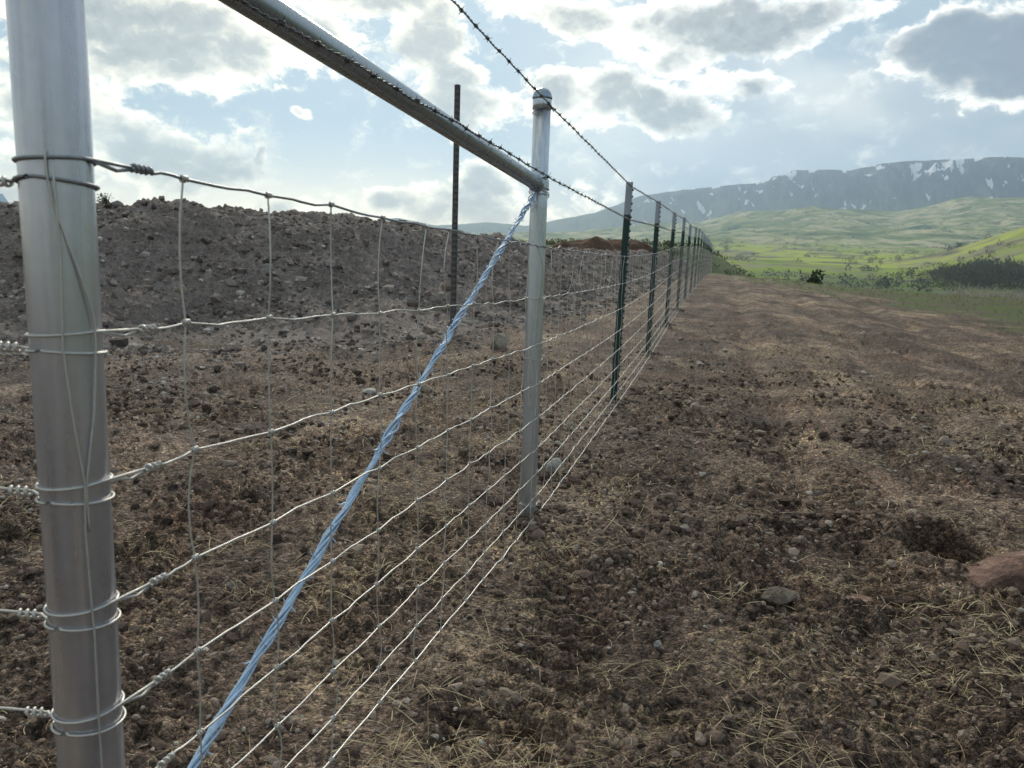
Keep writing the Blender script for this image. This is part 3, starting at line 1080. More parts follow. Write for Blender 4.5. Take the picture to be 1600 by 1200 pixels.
# soil turned out round the feet of the posts
PB = []
for px_, py_, k_ in [(.09, 3.40, 170), (-.585, 1.004, 60)] + [(.8887 + SA * 3.05 * q, 6.4683 + CA * 3.05 * q, 90) for q in range(4)]:
    a_ = rng.uniform(0, 2 * PI, k_)
    d_ = .035 + np.abs(rng.normal(0, .085, k_))
    x_, y_ = px_ + d_ * np.cos(a_), py_ + d_ * np.sin(a_)
    PB.append(np.stack([x_, y_, ground_z(x_, y_)], 1))
PB = np.concatenate(PB)
scatter_lumps('soil_clods', M['clod'], PB, np.clip(rng.lognormal(math.log(.011), .45, len(PB)), .005, .03), ICO1, 30, flat=.8)


def ribbons(name, m, P, L, W, seed, lift=.25, segs=3, curl=.3, upright=0.0):
    rng = np.random.default_rng(seed)
    n = len(P)
    a = rng.uniform(0, 2 * PI, n)
    el = np.clip(rng.normal(lift, .22, n), -.05, 1.2) + upright
    bend = rng.uniform(-curl, curl, n)
    rows = []
    pos_ = P.copy()
    for k in range(segs + 1):
        w = W * (1 - .75 * (k / segs) ** 2)
        side = np.stack([-np.sin(a), np.cos(a), rng.uniform(-.3, .3, n)], 1)
        rows.append(np.stack([pos_ - side * w[:, None], pos_ + side * w[:, None]], 1))
        st = L / segs
        pos_ = pos_ + np.stack([np.cos(a) * np.cos(el), np.sin(a) * np.cos(el), np.sin(el)], 1) * st[:, None]
        a = a + bend / segs * 2
        el = el - rng.uniform(.0, .25, n)
    V = np.stack(rows, 1)                       # n, segs+1, 2, 3
    k = (segs + 1) * 2
    f = np.array([[2 * i, 2 * i + 1, 2 * i + 3, 2 * i + 2] for i in range(segs)])
    F = (f[None] + (np.arange(n) * k)[:, None, None]).reshape(-1, 4)
    return tag(link(name, fast_mesh(name, V.reshape(-1, 3), F, m)), kind='stuff')


P, r = ground_points(10000, 1.05, 12., 41, clump=1.6)
P[:, 2] += .008
rr = np.random.default_rng(42)
ribbons('straw', M['straw'], P, rr.lognormal(math.log(.036), .55, len(P)) * np.clip(r / 3., .8, 1.4), np.clip(r / 3., .55, 2.) * rr.uniform(.0006, .0014, len(P)), 43, lift=.08)
# matted drifts of dead grass
cent, _ = ground_points(120, 1.4, 9.5, 51, az=(-22, 42))
PP = []
for c in cent:
    k = int(rr.integers(8, 40))
    q = c[:2] + rr.normal(0, .09 * max(.7, np.hypot(*c[:2]) / 3.), (k, 2))
    PP.append(np.stack([q[:, 0], q[:, 1], ground_z(q[:, 0], q[:, 1]) + .01], 1))
PP = np.concatenate(PP)
r = np.hypot(PP[:, 0], PP[:, 1])
ribbons('dead_grass', M['straw'], PP, rr.lognormal(math.log(.085), .4, len(PP)), np.clip(r / 3., .6, 2.) * rr.uniform(.0007, .0015, len(PP)), 53, lift=.10, segs=4, curl=.3)
# spring grass towards the brow on the right
rng = np.random.default_rng(61)
s = rng.uniform(9, 46, 26000)
l = rng.uniform(1, 16, 26000)
x, y = l * CA + s * SA, -l * SA + s * CA
edge = l - np.interp(s, [8, 50], [7.2, -2.]) + 4.5 * fbm(x, y, 3.2, 4, 65)
keep = (edge + rng.uniform(-2, 2, len(s)) > .3)
x, y = x[keep][:8000], y[keep][:8000]
P = np.stack([x, y, ground_z(x, y) - .01], 1)
r = np.hypot(x, y)
ribbons('grass', M['blade'], P, rng.uniform(.04, .12, len(P)), .0050 * np.clip(r / 14, .6, 2.4), 67, lift=.9, segs=2)

# ------------------------------------------------------------------ single rocks


def rock(label, m, loc, size, seed, rz=0.0, sub=3, amp=.28, cat='stone', name='stone'):
    v, f = ico(sub)
    rng = np.random.default_rng(seed)
    offs = rng.uniform(0, 50, 3)
    n = fbm(v[:, 0] + offs[0] + v[:, 2] * .7, v[:, 1] + offs[1] - v[:, 2] * .6, .9, 4, seed)
    v = v * (1 + amp * n)[:, None]
    # flat broken faces
    for _ in range(16):
        d = rng.normal(size=3)
        d /= np.linalg.norm(d)
        h = rng.uniform(.50, .80)
        e = v @ d - h
        v = v - np.outer(np.clip(e, 0, None) * .85, d)
    v = v * np.array(size) / 2
    me = fast_mesh(name, v, f, m, False)
    o = link(name, me)
    o.location = loc
    o.rotation_euler = (0, 0, rz)
    return tag(o, label, cat)


def on_ground(x, y, dz=0.0):
    return (x, y, float(base_height(np.array(x), np.array(y)) + micro(np.array(x), np.array(y)) + features(np.array(x), np.array(y))) + dz)


M['rk_white'] = mat_rock('white_stone', (.30, .28, .25), (.50, .48, .44), (.66, .64, .60), 22.)
M['rk_tan'] = mat_rock('tan_stone', (.16, .13, .105), (.29, .245, .20), (.40, .35, .29), 9.)
M['rk_grey'] = mat_rock('grey_stone', (.075, .055, .040), (.17, .132, .10), (.30, .245, .19), 16.)
M['rk_red'] = mat_rock('red_brown_stone', (.065, .042, .034), (.19, .105, .076), (.40, .29, .25), 7.)
M['rk_rust'] = mat_rock('rusty_stone', (.14, .10, .06), (.27, .19, .11), (.36, .28, .19), 20.)
rock('pale cobble lying against the mesh just right of the capped pipe post foot', M['rk_white'], on_ground(.25, 4.22, .04), (.125, .10, .11), 1)
rock('tan pointed boulder at the foot of the dirt bank left of the capped post', M['rk_tan'], on_ground(-.2, 9.75, .06), (.27, .25, .33), 2, sub=3)
rock('round pale flat cobble on bare soil between bank and diagonal wire', M['rk_white'], on_ground(-1.25, 6.67, .02), (.15, .12, .09), 3)
rock('long flat rusty tan slab of stone beside the near pipe post', M['rk_rust'], on_ground(-2.67, 5.62, .01), (.22, .10, .06), 4, .2)
rock('flat grey stone half sunk in the straw right of centre', M['rk_grey'], on_ground(.99, 2.64, -.012), (.19, .13, .10), 35, .3)
rock('small white angular pebble on dark soil in the foreground', M['rk_white'], on_ground(.48, 2.25, .012), (.032, .026, .034), 6, .4)
rock('flat dark brown stone among dry straw left of the hole', M['rk_red'], on_ground(1.36, 2.80, .0), (.17, .09, .05), 7, -.2)
rock('large red brown boulder beside the dark hole at right edge', M['rk_red'], (2.04, 2.84, .035), (.78, .30, .25), 8, .1, sub=4, cat='boulder', name='boulder')
rock('small white pebble below the red boulder', M['rk_white'], on_ground(1.745, 2.46, .01), (.022, .02, .02), 9)
rock('tan cobble lodged low in the bank face left of the diagonal wire', M['rk_tan'], (-1.05, 9.62, .28), (.26, .17, .16), 10, .5)
rock('light brown stone embedded in the bank below the fence top wire', M['rk_tan'], (-4.35, 10.1, .66), (.22, .15, .15), 12, .2)

# ------------------------------------------------------------------ fence geometry
P1 = np.array([-.5855, 1.0044])               # heavy corner post
P2 = np.array([.090, 3.400])                  # capped brace post
T1 = np.array([.8887, 6.4683])
D1 = (P2 - P1) / np.linalg.norm(P2 - P1)
N1 = np.array([D1[1], -D1[0]])
TPOST = [T1 + VD * 3.05 * k for k in range(18)]
R1, R2 = .0425, .0372


def gz(x, y):
    return float(base_height(np.array(float(x)), np.array(float(y))))


# path of the mesh: front (camera side) of every post
NV = np.array([CA, -SA])
path_pts = [P1 + N1 * .047, P2 + (N1 + NV) / 2 * .042] + [t + NV * .030 for t in TPOST]
path_pts = np.array(path_pts)
seg = np.linalg.norm(np.diff(path_pts, axis=0), axis=1)
path_s = np.concatenate([[0], np.cumsum(seg)])
path_z = np.array([.045] + [gz(*p) for p in [P2] + TPOST])
TOTAL = path_s[-1]


def fence_xy(s):
    return np.stack([np.interp(s, path_s, path_pts[:, 0]), np.interp(s, path_s, path_pts[:, 1])], -1)


def fence_zb(s):
    return np.interp(s, path_s, path_z)


HEIGHTS = [1.235, 1.018, .818, .645, .490, .350, .230, .122, .024]
stay_s = [.172, .386, .626, .849, 1.071, 1.28, 1.52]
while stay_s[-1] < TOTAL - .25:
    stay_s.append(stay_s[-1] + .222 + random.uniform(-.012, .012))
stay_s = np.array(stay_s)

# sag of the top wires between T-posts
def sag(s, i):
    k = np.clip(np.searchsorted(path_s, s) - 1, 0, len(path_s) - 2)
    f = (s - path_s[k]) / (path_s[k + 1] - path_s[k])
    return -(.006 if i < 2 else .004) * 4 * f * (1 - f)


rk = np.random.default_rng(71)
KN_S = stay_s[None, :] + np.cumsum(rk.normal(0, .0065, (9, len(stay_s))), 0)
KN_S[0] = stay_s
lean = rk.normal(0, .026, len(stay_s)) + .012 * np.sin(stay_s * 1.7)
KN_S[0] += lean
KN_DZ = rk.normal(0, .0035, (9, len(stay_s)))


def wire_pt(s, i, dz=0.0):
    s = np.asarray(s, float)
    xy = fence_xy(s)
    z = fence_zb(s) + HEIGHTS[i] + sag(s, i) + dz
    return np.concatenate([xy, z[..., None]], -1)


fence = empty('woven_wire_fence', (0, 0, 0))
tag(fence, 'galvanised woven wire mesh fence running from the near post to the far brow', 'wire fence')
WR = [.0026] + [.0019] * 7 + [.0024]


def horizontal_wire(i):
    # points at each crossing and half way between, with crimps
    s_all, dz_all = [], []
    prev = .085
    s_all.append(prev)
    dz_all.append(0)
    for j in range(len(stay_s)):
        sj = KN_S[i, j]
        if sj < prev + .01:
            continue
        m = (prev + sj) / 2
        if j < 60:
            s_all += [prev + (sj - prev) * .36, m, prev + (sj - prev) * .72, sj]
            c = random.uniform(.5, 1.) * .0026 * random.choice((-1, 1))
            dz_all += [c, c * .2 + random.gauss(0, .0012), -c * .6, KN_DZ[i, j]]
        else:
            s_all += [sj]
            dz_all += [KN_DZ[i, j]]
        prev = sj
    s_all, dz_all = np.array(s_all), np.array(dz_all)
    p = wire_pt(s_all, i, dz_all)
    mb = MB()
    cut = int(np.searchsorted(s_all, 12.0))
    mb.tube(p[:cut + 1], WR[i], 6)
    # slightly thicker for wires that would fall below the size of a pixel far off is NOT used: same gauge throughout
    mb.tube(p[cut:], WR[i], 4)
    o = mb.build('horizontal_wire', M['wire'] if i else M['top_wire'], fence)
    return o


HW = [horizontal_wire(i) for i in range(9)]


def stay_geo(mb, j, detail):
    pts = []
    for i in range(8):
        a = wire_pt(KN_S[i, j], i, KN_DZ[i, j])
        b = wire_pt(KN_S[i + 1, j], i + 1, KN_DZ[i + 1, j])
        amp = .019 if i == 0 else .0085
        bx, bl = rk.normal(0, amp), rk.normal(0, .5 * amp)
        if j == 5 and i == 0:
            bx = -.055
        steps = (0, .25, .5, .75) if detail else (0, .5)
        for f in steps:
            w = 4 * f * (1 - f)
            q = a + (b - a) * f
            q[:2] += VD * bx * w + NV * bl * w
            pts.append(q)
    pts.append(wire_pt(KN_S[8, j], 8, KN_DZ[8, j]))
    mb.tube(np.array(pts), .00165, 5 if detail else 3, caps=False)


def knot_mesh(i, j, detail):
    mb = MB()
    c = wire_pt(KN_S[i, j], i, KN_DZ[i, j])
    if detail:
        t3 = np.array([VD[0], VD[1], 0])
        side = np.array([NV[0], NV[1], 0])
        upv = np.array([0, 0, 1.])
        th = np.linspace(0, 2.4 * 2 * PI, 22)
        pts = c + np.outer(np.linspace(-.006, .006, 22), t3) + .0042 * (np.outer(np.cos(th), upv) + np.outer(np.sin(th), side))
        mb.tube(pts, .0018, 5)
    else:
        v = np.array([(1, 0, 0), (-1, 0, 0), (0, 1, 0), (0, -1, 0), (0, 0, 1), (0, 0, -1)], float) * .0052 + c
        mb.add(v, [(0, 2, 4), (2, 1, 4), (1, 3, 4), (3, 0, 4), (2, 0, 5), (1, 2, 5), (3, 1, 5), (0, 3, 5)])
    return mb


far_mb = MB()
for j in range(len(stay_s)):
    s = stay_s[j]
    if s < 16.0:
        mb = MB()
        stay_geo(mb, j, s < 6)
        st = mb.build('vertical_wire', M['wire'], fence)
        kmb = MB()
        for i in range(9):
            k = knot_mesh(i, j, s < 3.2)
            kmb.add(np.concatenate(k.v), k.f)
        kmb.build('wire_knots', M['wire'], st)['kind'] = 'stuff'
    else:
        stay_geo(far_mb, j, False)
fo = far_mb.build('vertical_wires', M['wire'], fence)
fo['kind'] = 'stuff'

# wraps round the corner post and the mesh section that leaves to the left
LD = np.array([-.9988, .05])
LN = np.array([-.05, -.9988])
left = empty('woven_wire_fence', (0, 0, 0))
tag(left, 'woven wire fence section leaving the near post towards the left edge', 'wire fence')


def ring(c, z0, r, a0, a1, dz=0.0, n=28):
    th = np.linspace(a0, a1, n)
    return np.stack([c[0] + r * np.cos(th), c[1] + r * np.sin(th), z0 + dz * np.sin(np.linspace(0, PI, n))], 1)


def coil(p0, p1, turns, r, wr, n=10):
    p0, p1 = np.asarray(p0, float), np.asarray(p1, float)
    t = (p1 - p0) / np.linalg.norm(p1 - p0)
    u = np.cross(t, (0, 0, 1.))
    u /= np.linalg.norm(u)
    w = np.cross(t, u)
    th = np.linspace(0, turns * 2 * PI, int(turns * n))
    f = np.linspace(0, 1, len(th))
    return p0 + np.outer(f, p1 - p0) + r * (np.outer(np.cos(th), u) + np.outer(np.sin(th), w))


aD = math.atan2(D1[1], D1[0])
aL = math.atan2(LD[1], LD[0])
for i in range(9):
    zz = HEIGHTS[i] + .045
    r = R1 + .0025
    # right-hand section: comes in along the front, once round the post, tied back on itself
    w = wire_pt(.085, i)
    start = np.array([P1[0] + N1[0] * r, P1[1] + N1[1] * r, zz])
    a_front = math.atan2(N1[1], N1[0])
    loop = ring(P1, zz, r, a_front, a_front - 2 * PI * .97, dz=-.006)
    tail0 = wire_pt(.05, i, -.008)
    knot0 = wire_pt(.075, i)
    knot1 = wire_pt(.112, i)
    pts = np.concatenate([[w], [(w * .5 + start * .5)], loop, [tail0], [knot0 - np.array([0, 0, .003])]])
    mb = MB().tube(pts, WR[i], 6)
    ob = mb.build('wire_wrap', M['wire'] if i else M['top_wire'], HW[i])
    ck = MB().tube(coil(knot0, knot1, 3.6 if i else 4.2, .0042, .0022), .0021 if i else .0027, 6)
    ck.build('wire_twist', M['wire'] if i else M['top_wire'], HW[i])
    # left-hand section
    z2 = zz - .021 - random.uniform(0, .004)
    if i == 0:
        z2 = zz - .026
    q0 = np.array([P1[0] + LD[0] * .060, P1[1] + LD[1] * .060, z2 + random.uniform(-.004, .004)])
    a_l = math.atan2(LN[1], LN[0])
    loop = ring(P1, z2, r + .001, a_l, a_l + 2 * PI * .97, dz=-.008)
    far = np.array([P1[0] + LD[0] * 3.4, P1[1] + LD[1] * 3.4, z2 + .01])
    pts = np.concatenate([[far], [far * .5 + q0 * .5 + np.array([0, 0, random.gauss(0, .003)])], [q0 + np.array([LD[0] * .06, LD[1] * .06, .002])], [q0], loop, [q0 + np.array([.02, 0, -.004])]])
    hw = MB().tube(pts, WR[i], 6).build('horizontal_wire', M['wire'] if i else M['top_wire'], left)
    ck = MB().tube(coil(q0 + np.array([LD[0] * .002, 0, -.001]), q0 + np.array([LD[0] * .034, 0, .0]), 3.2, .0050, .002), .0025, 6)
    ck.build('wire_twist', M['wire'], hw)
for k in range(13):
    mb = MB()
    pts = [np.array([*(P1 + LD * (.30 + .222 * k) + LD * random.gauss(0, .006)), HEIGHTS[i] + .024 + .0]) for i in range(9)]
    mb.tube(np.array(pts), .0017, 5, caps=False)
    mb.build('vertical_wire', M['wire'], left)


def on_post(deg, z, r=R1 + .0045):
    a = math.radians(deg)
    return (P1[0] + math.sin(a) * r, P1[1] - math.cos(a) * r, z)


def smooth_path(pts, n=40):
    pts = np.array(pts, float)
    k = np.linspace(0, 1, len(pts))
    t = np.linspace(0, 1, n)
    return np.stack([np.interp(t, k, pts[:, c]) for c in range(3)], 1)


MB().tube(smooth_path([on_post(*q) for q in [(17, 1.284), (17, 1.258), (24, 1.22), (42.5, 1.167), (60, 1.12), (74, 1.078), (74, 1.041), (64, .954), (45.6, .862), (46.5, .80)]]), .0017, 5).build('vertical_wire', M['wire'], left)
MB().tube(smooth_path([on_post(*q) for q in [(26, 1.26), (29.5, 1.159), (25, 1.044), (33, .949), (44, .867), (40.8, .80), (44, .685), (45.4, .657), (44.3, .526), (45.2, .40), (44, .10)]], 60), .0017, 5).build('vertical_wire', M['wire'], left)

# ------------------------------------------------------------------ pipe posts
def pipe_profile(r, h, dome=True):
    pr = [(r, -.5), (r, h)]
    return pr


post = empty('pipe_post', (P1[0], P1[1], 0))
tag(post, 'thick galvanised steel pipe corner post closest to the camera at left', 'fence post')
MB().lathe([(R1, -.5), (R1, .5), (R1, 1.0), (R1, 1.5), (R1, 1.95)], 48).build('pipe', M['pipe_big'], post)
MB().lathe([(R1 + .003, 1.93), (R1 + .003, 1.965), (R1 * .96, 1.985), (R1 * .8, 2.0), (R1 * .5, 2.015), (R1 * .15, 2.02)], 40).build('cap', M['pipe_big'], post)

post2 = empty('pipe_post', (P2[0], P2[1], 0))
tag(post2, 'galvanised pipe brace post with a domed cap standing in mid fence', 'fence post')
MB().lathe([(R2, -.5), (R2, .4), (R2, .9), (R2, 1.4), (R2, 1.83)], 40).build('pipe', M['pipe'], post2)
RC = R2 + .0028
capm = MB().lathe([(RC - .0015, 1.805), (RC, 1.806), (RC, 1.846), (RC - .0012, 1.847)], 40).build('cap', M['pipe'], post2)
MB().lathe([(RC + .002, 1.848), (RC + .0025, 1.851), (RC + .0025, 1.856), (RC + .001, 1.859)] + [(RC * math.cos(a), 1.859 + .034 * math.sin(a)) for a in np.linspace(.05, 1.52, 12)], 40).build('cap_dome', M['capm'], capm)
MB().lathe([(R2 + .004, 1.475), (R2 + .0045, 1.48), (R2 + .0045, 1.512), (R2 + .004, 1.517)], 36).build('band', M['pipe'], post2)
p2a = math.atan2(N1[1], N1[0])
for z, nm in ((.745, 'tie_wire'), (.078, 'tie_wire'), (1.012, 'tie_wire')):
    th = np.linspace(p2a - 2.9, p2a + .5, 22)
    pts = np.stack([(R2 + .003) * np.cos(th), (R2 + .003) * np.sin(th), np.full(22, z) + .004 * np.sin(th * 2)], 1)
    pts = np.concatenate([pts, [pts[-1] + np.array([.012, .004, -.012])]])
    MB().tube(pts, .0016, 5).build(nm, M['wire'], post2)

# brace rail between the two pipes
def rail():
    a = np.array([P1[0], P1[1], 1.622])
    b = np.array([P2[0], P2[1], 1.493])
    d = (b - a) / np.linalg.norm(b - a)
    a2, b2 = a + d * (R1 * .9), b - d * (R2 + .004)
    o = empty('brace_rail', (0, 0, 0))
    MB().tube([a2 + (b2 - d * .03 - a2) * f for f in np.linspace(0, 1, 9)], .0295, 36).build('pipe', M['rail'], o)
    # rail end cup bolted to the post
    MB().tube([b2 - d * .034, b2 - d * .033, b2 - d * .005, b2 + d * .01], [.0298, .0335, .0335, .026], 32).build('rail_end', M['rail'], o)
    return tag(o, 'thick galvanised pipe rail slanting across the sky to the capped post', 'rail')


rail()

# ------------------------------------------------------------------ T-posts
TOP_Z = [1.835, 1.93, 2.0, 2.11, 2.13, 2.22, 2.33]


def tpost_meshes(zg, ztop):
    h = ztop - zg
    tip = .26
    st = MB()

    def tsec(mb, z0, z1, fl=.052, th=.006, web=.048):
        mb.box((.003, 0, (z0 + z1) / 2), (th, fl, z1 - z0))
        mb.box((.003 - th / 2 - web / 2 - .0005, 0, (z0 + z1) / 2), (web, th, z1 - z0))
    tsec(st, -.35, h - tip)
    wt = MB()
    tsec(wt, h - tip + .001, h)
    sd = MB()
    z = .12
    while z < h - .03:
        c = np.array([.0105, 0, z])
        v = np.array([(-.005, -.009, -.011), (-.005, .009, -.011), (-.005, .009, .011), (-.005, -.009, .011), (.007, -.006, -.002), (.007, .006, -.002), (.007, .006, .009), (.007, -.006, .009)]) + c
        sd.add(v, [(0, 1, 2, 3), (4, 7, 6, 5), (0, 4, 5, 1), (1, 5, 6, 2), (2, 6, 7, 3), (3, 7, 4, 0)])
        z += .055
    cl = MB()
    for z in (.10, .60, 1.19, h - .30, h - .04):
        th = np.linspace(-2.4, 2.4, 14)
        cl.tube(np.stack([.017 * np.cos(th) - .001, .027 * np.sin(th), z + .006 * np.sin(th * 1.5)], 1), .0019, 4)
    return st, wt, sd, cl


ord_words = ['nearest', 'second', 'third', 'fourth', 'fifth', 'sixth', 'seventh', 'eighth', 'ninth', 'tenth', 'eleventh', 'twelfth', 'thirteenth', 'fourteenth', 'fifteenth', 'sixteenth', 'seventeenth', 'farthest']
for k, t in enumerate(TPOST):
    zg = gz(*t)
    zt = TOP_Z[k] if k < len(TOP_Z) else zg + 1.78 + random.uniform(-.03, .03)
    o = empty('t_post', (t[0], t[1], zg), -FA + 0.0)
    lab = ('farthest' if k == 17 else ord_words[k]) + ' green steel T post with white tip, counting along the fence from the capped pipe'
    tag(o, lab, 'fence post', 'green T posts along the wire fence')
    o.rotation_euler = (random.uniform(-.012, .012), .018 + random.uniform(-.008, .012), -FA)
    st, wt, sd, cl = tpost_meshes(zg, zt)
    s_ = st.build('stem', M['green_paint'], o, False)
    w_ = wt.build('tip', M['shaded_white_paint'], o, False)
    if k < 10:
        q = sd.build('studs', M['stud'], o, False)
        q['kind'] = 'stuff'
    if k < 6:
        q = cl.build('wire_clips', M['wire'], o)
        q['kind'] = 'stuff'
# one more post carries the left-hand section, outside the picture
tl = P1 + LD * 3.42
o = empty('t_post', (tl[0], tl[1], gz(*tl)), PI / 2)
tag(o, 'green steel T post with white tip holding the left mesh section', 'fence post', 'green T posts along the wire fence')
st, wt, sd, cl = tpost_meshes(gz(*tl), gz(*tl) + 1.8)
st.build('stem', M['green_paint'], o, False)
wt.build('tip', M['shaded_white_paint'], o, False)

# ------------------------------------------------------------------ barbed wire strands
BARB_ME = None


def barb_mesh():
    mb = MB()
    for sgn, ang in ((1, .5), (-1, 2.2)):
        c, s = math.cos(ang), math.sin(ang)
        mb.tube([(-.003 * sgn, -.014 * c, -.014 * s), (.001 * sgn, -.004 * c, -.004 * s), (.001, .004 * c, .004 * s), (.006 * sgn, .014 * c, .014 * s)], [.0008, .0015, .0015, .0008], 4)
    mb.tube(coil((-.006, 0, 0), (.006, 0, 0), 2.2, .0046, .001, 7), .0015, 4)
    return mb


def strand(label, knots, m, r_wire=.0017, r_tw=.0021, pitch_=.055, start_barb=.05):
    global BARB_ME
    kn = np.array(knots, float)
    seg_ = np.linalg.norm(np.diff(kn, axis=0), axis=1)
    S = np.concatenate([[0], np.cumsum(seg_)])
    near_len = min(S[-1], 10.0)
    o = empty('barbed_wire', tuple(kn[0]))
    tag(o, label, 'barbed wire', 'barbed wire strands above the mesh')
    org = kn[0]

    def at_s(s):
        return np.stack([np.interp(s, S, kn[:, c]) for c in range(3)], -1)
    s1 = np.arange(0, near_len, .009)
    c1 = at_s(s1)
    t = np.gradient(c1, axis=0)
    t /= np.linalg.norm(t, axis=1)[:, None]
    side = np.cross(t, (0, 0, 1.))
    side /= np.linalg.norm(side, axis=1)[:, None]
    upv = np.cross(side, t)
    wob = np.stack([.0015 * np.sin(s1 * 9 + 1), .0015 * np.sin(s1 * 7), .002 * np.sin(s1 * 11) + .0012 * np.sin(s1 * 29)], 1)
    for ph in (0, PI):
        th = s1 / pitch_ * 2 * PI + ph
        MB().tube(c1 + wob + r_tw * (np.cos(th)[:, None] * side + np.sin(th)[:, None] * upv) - org, r_wire, 5).build('line_wire', m, o)
    if S[-1] > near_len:
        s2 = np.arange(near_len - .01, S[-1], .4)
        MB().tube(at_s(s2) - org, .0028, 5).build('line_wire', m, o)
    if BARB_ME is None:
        BARB_ME = barb_mesh().mesh('barb', M['barb'])
    far_b = MB()
    s = start_barb
    while s < S[-1]:
        p = at_s(np.array(s))
        q = at_s(np.array(min(s + .05, S[-1])))
        d = q - at_s(np.array(max(s - .02, 0)))
        if s < near_len:
            b = link('barb', BARB_ME, o)
            b.location = tuple(p - org)
            b.rotation_euler = (random.uniform(0, PI), -math.atan2(d[2], math.hypot(d[0], d[1])), math.atan2(d[1], d[0]))
        elif s < 30:
            a = random.uniform(0, PI)
            v = np.array([NV[0] * math.cos(a), NV[1] * math.cos(a), math.sin(a)]) * .014
            far_b.tube([p - org - v, p - org + v], .0016, 3)
        s += .118 + random.uniform(-.01, .01)
    if far_b.n:
        b = far_b.build('barbs', m, o)
        b['kind'] = 'stuff'


def on_line(xy, z, off=0.0, n=None):
    n = N1 if n is None else n
    return (xy[0] + n[0] * off, xy[1] + n[1] * off, z)


tz = [TOP_Z[k] if k < len(TOP_Z) else gz(*TPOST[k]) + 1.78 for k in range(18)]
strand('upper strand of barbed wire stretched over the tops of the posts',
       [on_line(P1, 1.905, .05), on_line((P1 + P2) / 2, 1.862, .046), on_line(P2, 1.815, .043)] + [on_line(t, z - .035, .034, NV) for t, z in zip(TPOST, tz)], M['barb'])
strand('lower strand of barbed wire following the slanting pipe rail',
       [on_line(P1, 1.572, .052), on_line(P1 + D1 * 1.0, 1.556, .047), on_line(P1 + D1 * 1.75, 1.545, .045), on_line(P2, 1.527, .043)] + [on_line(t, z - .30, .034, NV) for t, z in zip(TPOST, tz)], M['barb'], start_barb=.09)
# tie wires of the strands on the capped post
for z in (1.812, 1.528):
    th = np.linspace(p2a - 3.0, p2a + 3.0, 30)
    pts = np.stack([(R2 + .0025) * np.cos(th), (R2 + .0025) * np.sin(th), z - .012 + .012 * np.cos(th - p2a)], 1)
    mb = MB().tube(pts, .0016, 5)
    for q in range(3):
        a = p2a + random.uniform(-.6, .6)
        b = np.array([math.cos(a), math.sin(a), 0])
        mb.tube([b * (R2 + .004) + [0, 0, z], b * (R2 + .014) + [0, 0, z + random.uniform(-.03, .02)]], .0013, 4)
    mb.build('tie_wire', M['barb'], post2)

# ------------------------------------------------------------------ pale blue twisted diagonal brace
def brace_wire():
    a = np.array([P2[0] - D1[0] * (R2 + .006), P2[1] - D1[1] * (R2 + .006), 1.462])
    b = np.array([P1[0] + D1[0] * (R1 + .004) , P1[1] + D1[1] * (R1 + .004), .205])
    o = empty('brace_wire', tuple(a))
    tag(o, 'pale blue twisted cable of wires running diagonally between the two pipe posts', 'brace wire')
    d = b - a
    L = np.linalg.norm(d)
    t = d / L
    u = np.cross(t, (0, 0, 1.))
    u /= np.linalg.norm(u)
    w = np.cross(t, u)
    f = np.linspace(0, 1, 330)
    s = f * L
    sagv = .012 * 4 * f * (1 - f)
    rad = .0066 + .0014 * np.sin(s * 13) + .0013 * np.sin(s * 31 + 1)
    rad *= np.clip(f / .03, .35, 1)
    for k in range(7):
        th = s / .24 * 2 * PI + k * 2 * PI / 7 + .5 * np.sin(s * 5 + k) + .22 * np.sin(s * 17 + 2 * k)
        rr_ = rad * (1 + .35 * np.sin(s * (9 + 1.7 * k) + k * 2.1)) if k < 6 else rad * .25
        pts = np.outer(s, t) + rr_[:, None] * (np.outer(np.cos(th), u) + np.outer(np.sin(th), w))
        pts[:, 2] += sagv
        MB().tube(pts, .0028 + .0005 * np.sin(s * 40 + k), 6).build('strand', M['blue'], o)
    # clipped wire ends and barbs standing out of the twist
    bm_ = MB()
    bm_.tube([(0, 0, 0), (.012, .004, .001), (.022, .011, -.001), (.030, .013, .003)], [.0026, .0025, .0021, .0013], 5)
    me = bm_.mesh('barb', M['blue'])
    s_ = .03
    while s_ < L - .05:
        fr = s_ / L
        for q in range(3 if fr < .35 else 2):
            be = link('barb', me, o)
            p = t * s_
            be.location = (p[0], p[1], p[2] + .012 * 4 * fr * (1 - fr))
            ang = random.uniform(0, 2 * PI)
            v = math.cos(ang) * u + math.sin(ang) * w + t * random.uniform(-1.3, 1.3)
            be.rotation_mode = 'QUATERNION'
            be.rotation_quaternion = Vector(v).to_track_quat('X', 'Z')
            sc = random.uniform(.45, .85)
            be.scale = (sc, sc, sc)
        s_ += random.uniform(.022, .05) if fr < .45 else random.uniform(.035, .075)
    # loose loops of wire round the joint with the post
    lp = MB()
    for z in (1.445, 1.462, 1.488):
        th = np.linspace(0, 2 * PI, 30)
        c = np.array([P2[0], P2[1], z]) - a
        lp.tube(np.stack([c[0] + (R2 + .006) * np.cos(th), c[1] + (R2 + .006) * np.sin(th), c[2] + .012 * np.cos(th * 1 + z * 40)], 1), .0022, 5)
    for q in range(16):
        ang = random.uniform(0, 2 * PI)
        c = np.array([P2[0], P2[1], 1.49 - random.uniform(-.03, .10)]) - a - np.array([*D1, 0]) * (R2 + .004)
        v = np.array([math.cos(ang) * .02, math.sin(ang) * .02, random.uniform(-.03, .03)])
        lp.tube([c, c + v * .5 + [0, 0, .006], c + v], .0014, 4)
    lp.build('wire_wrap', M['pipe'], o)


brace_wire()

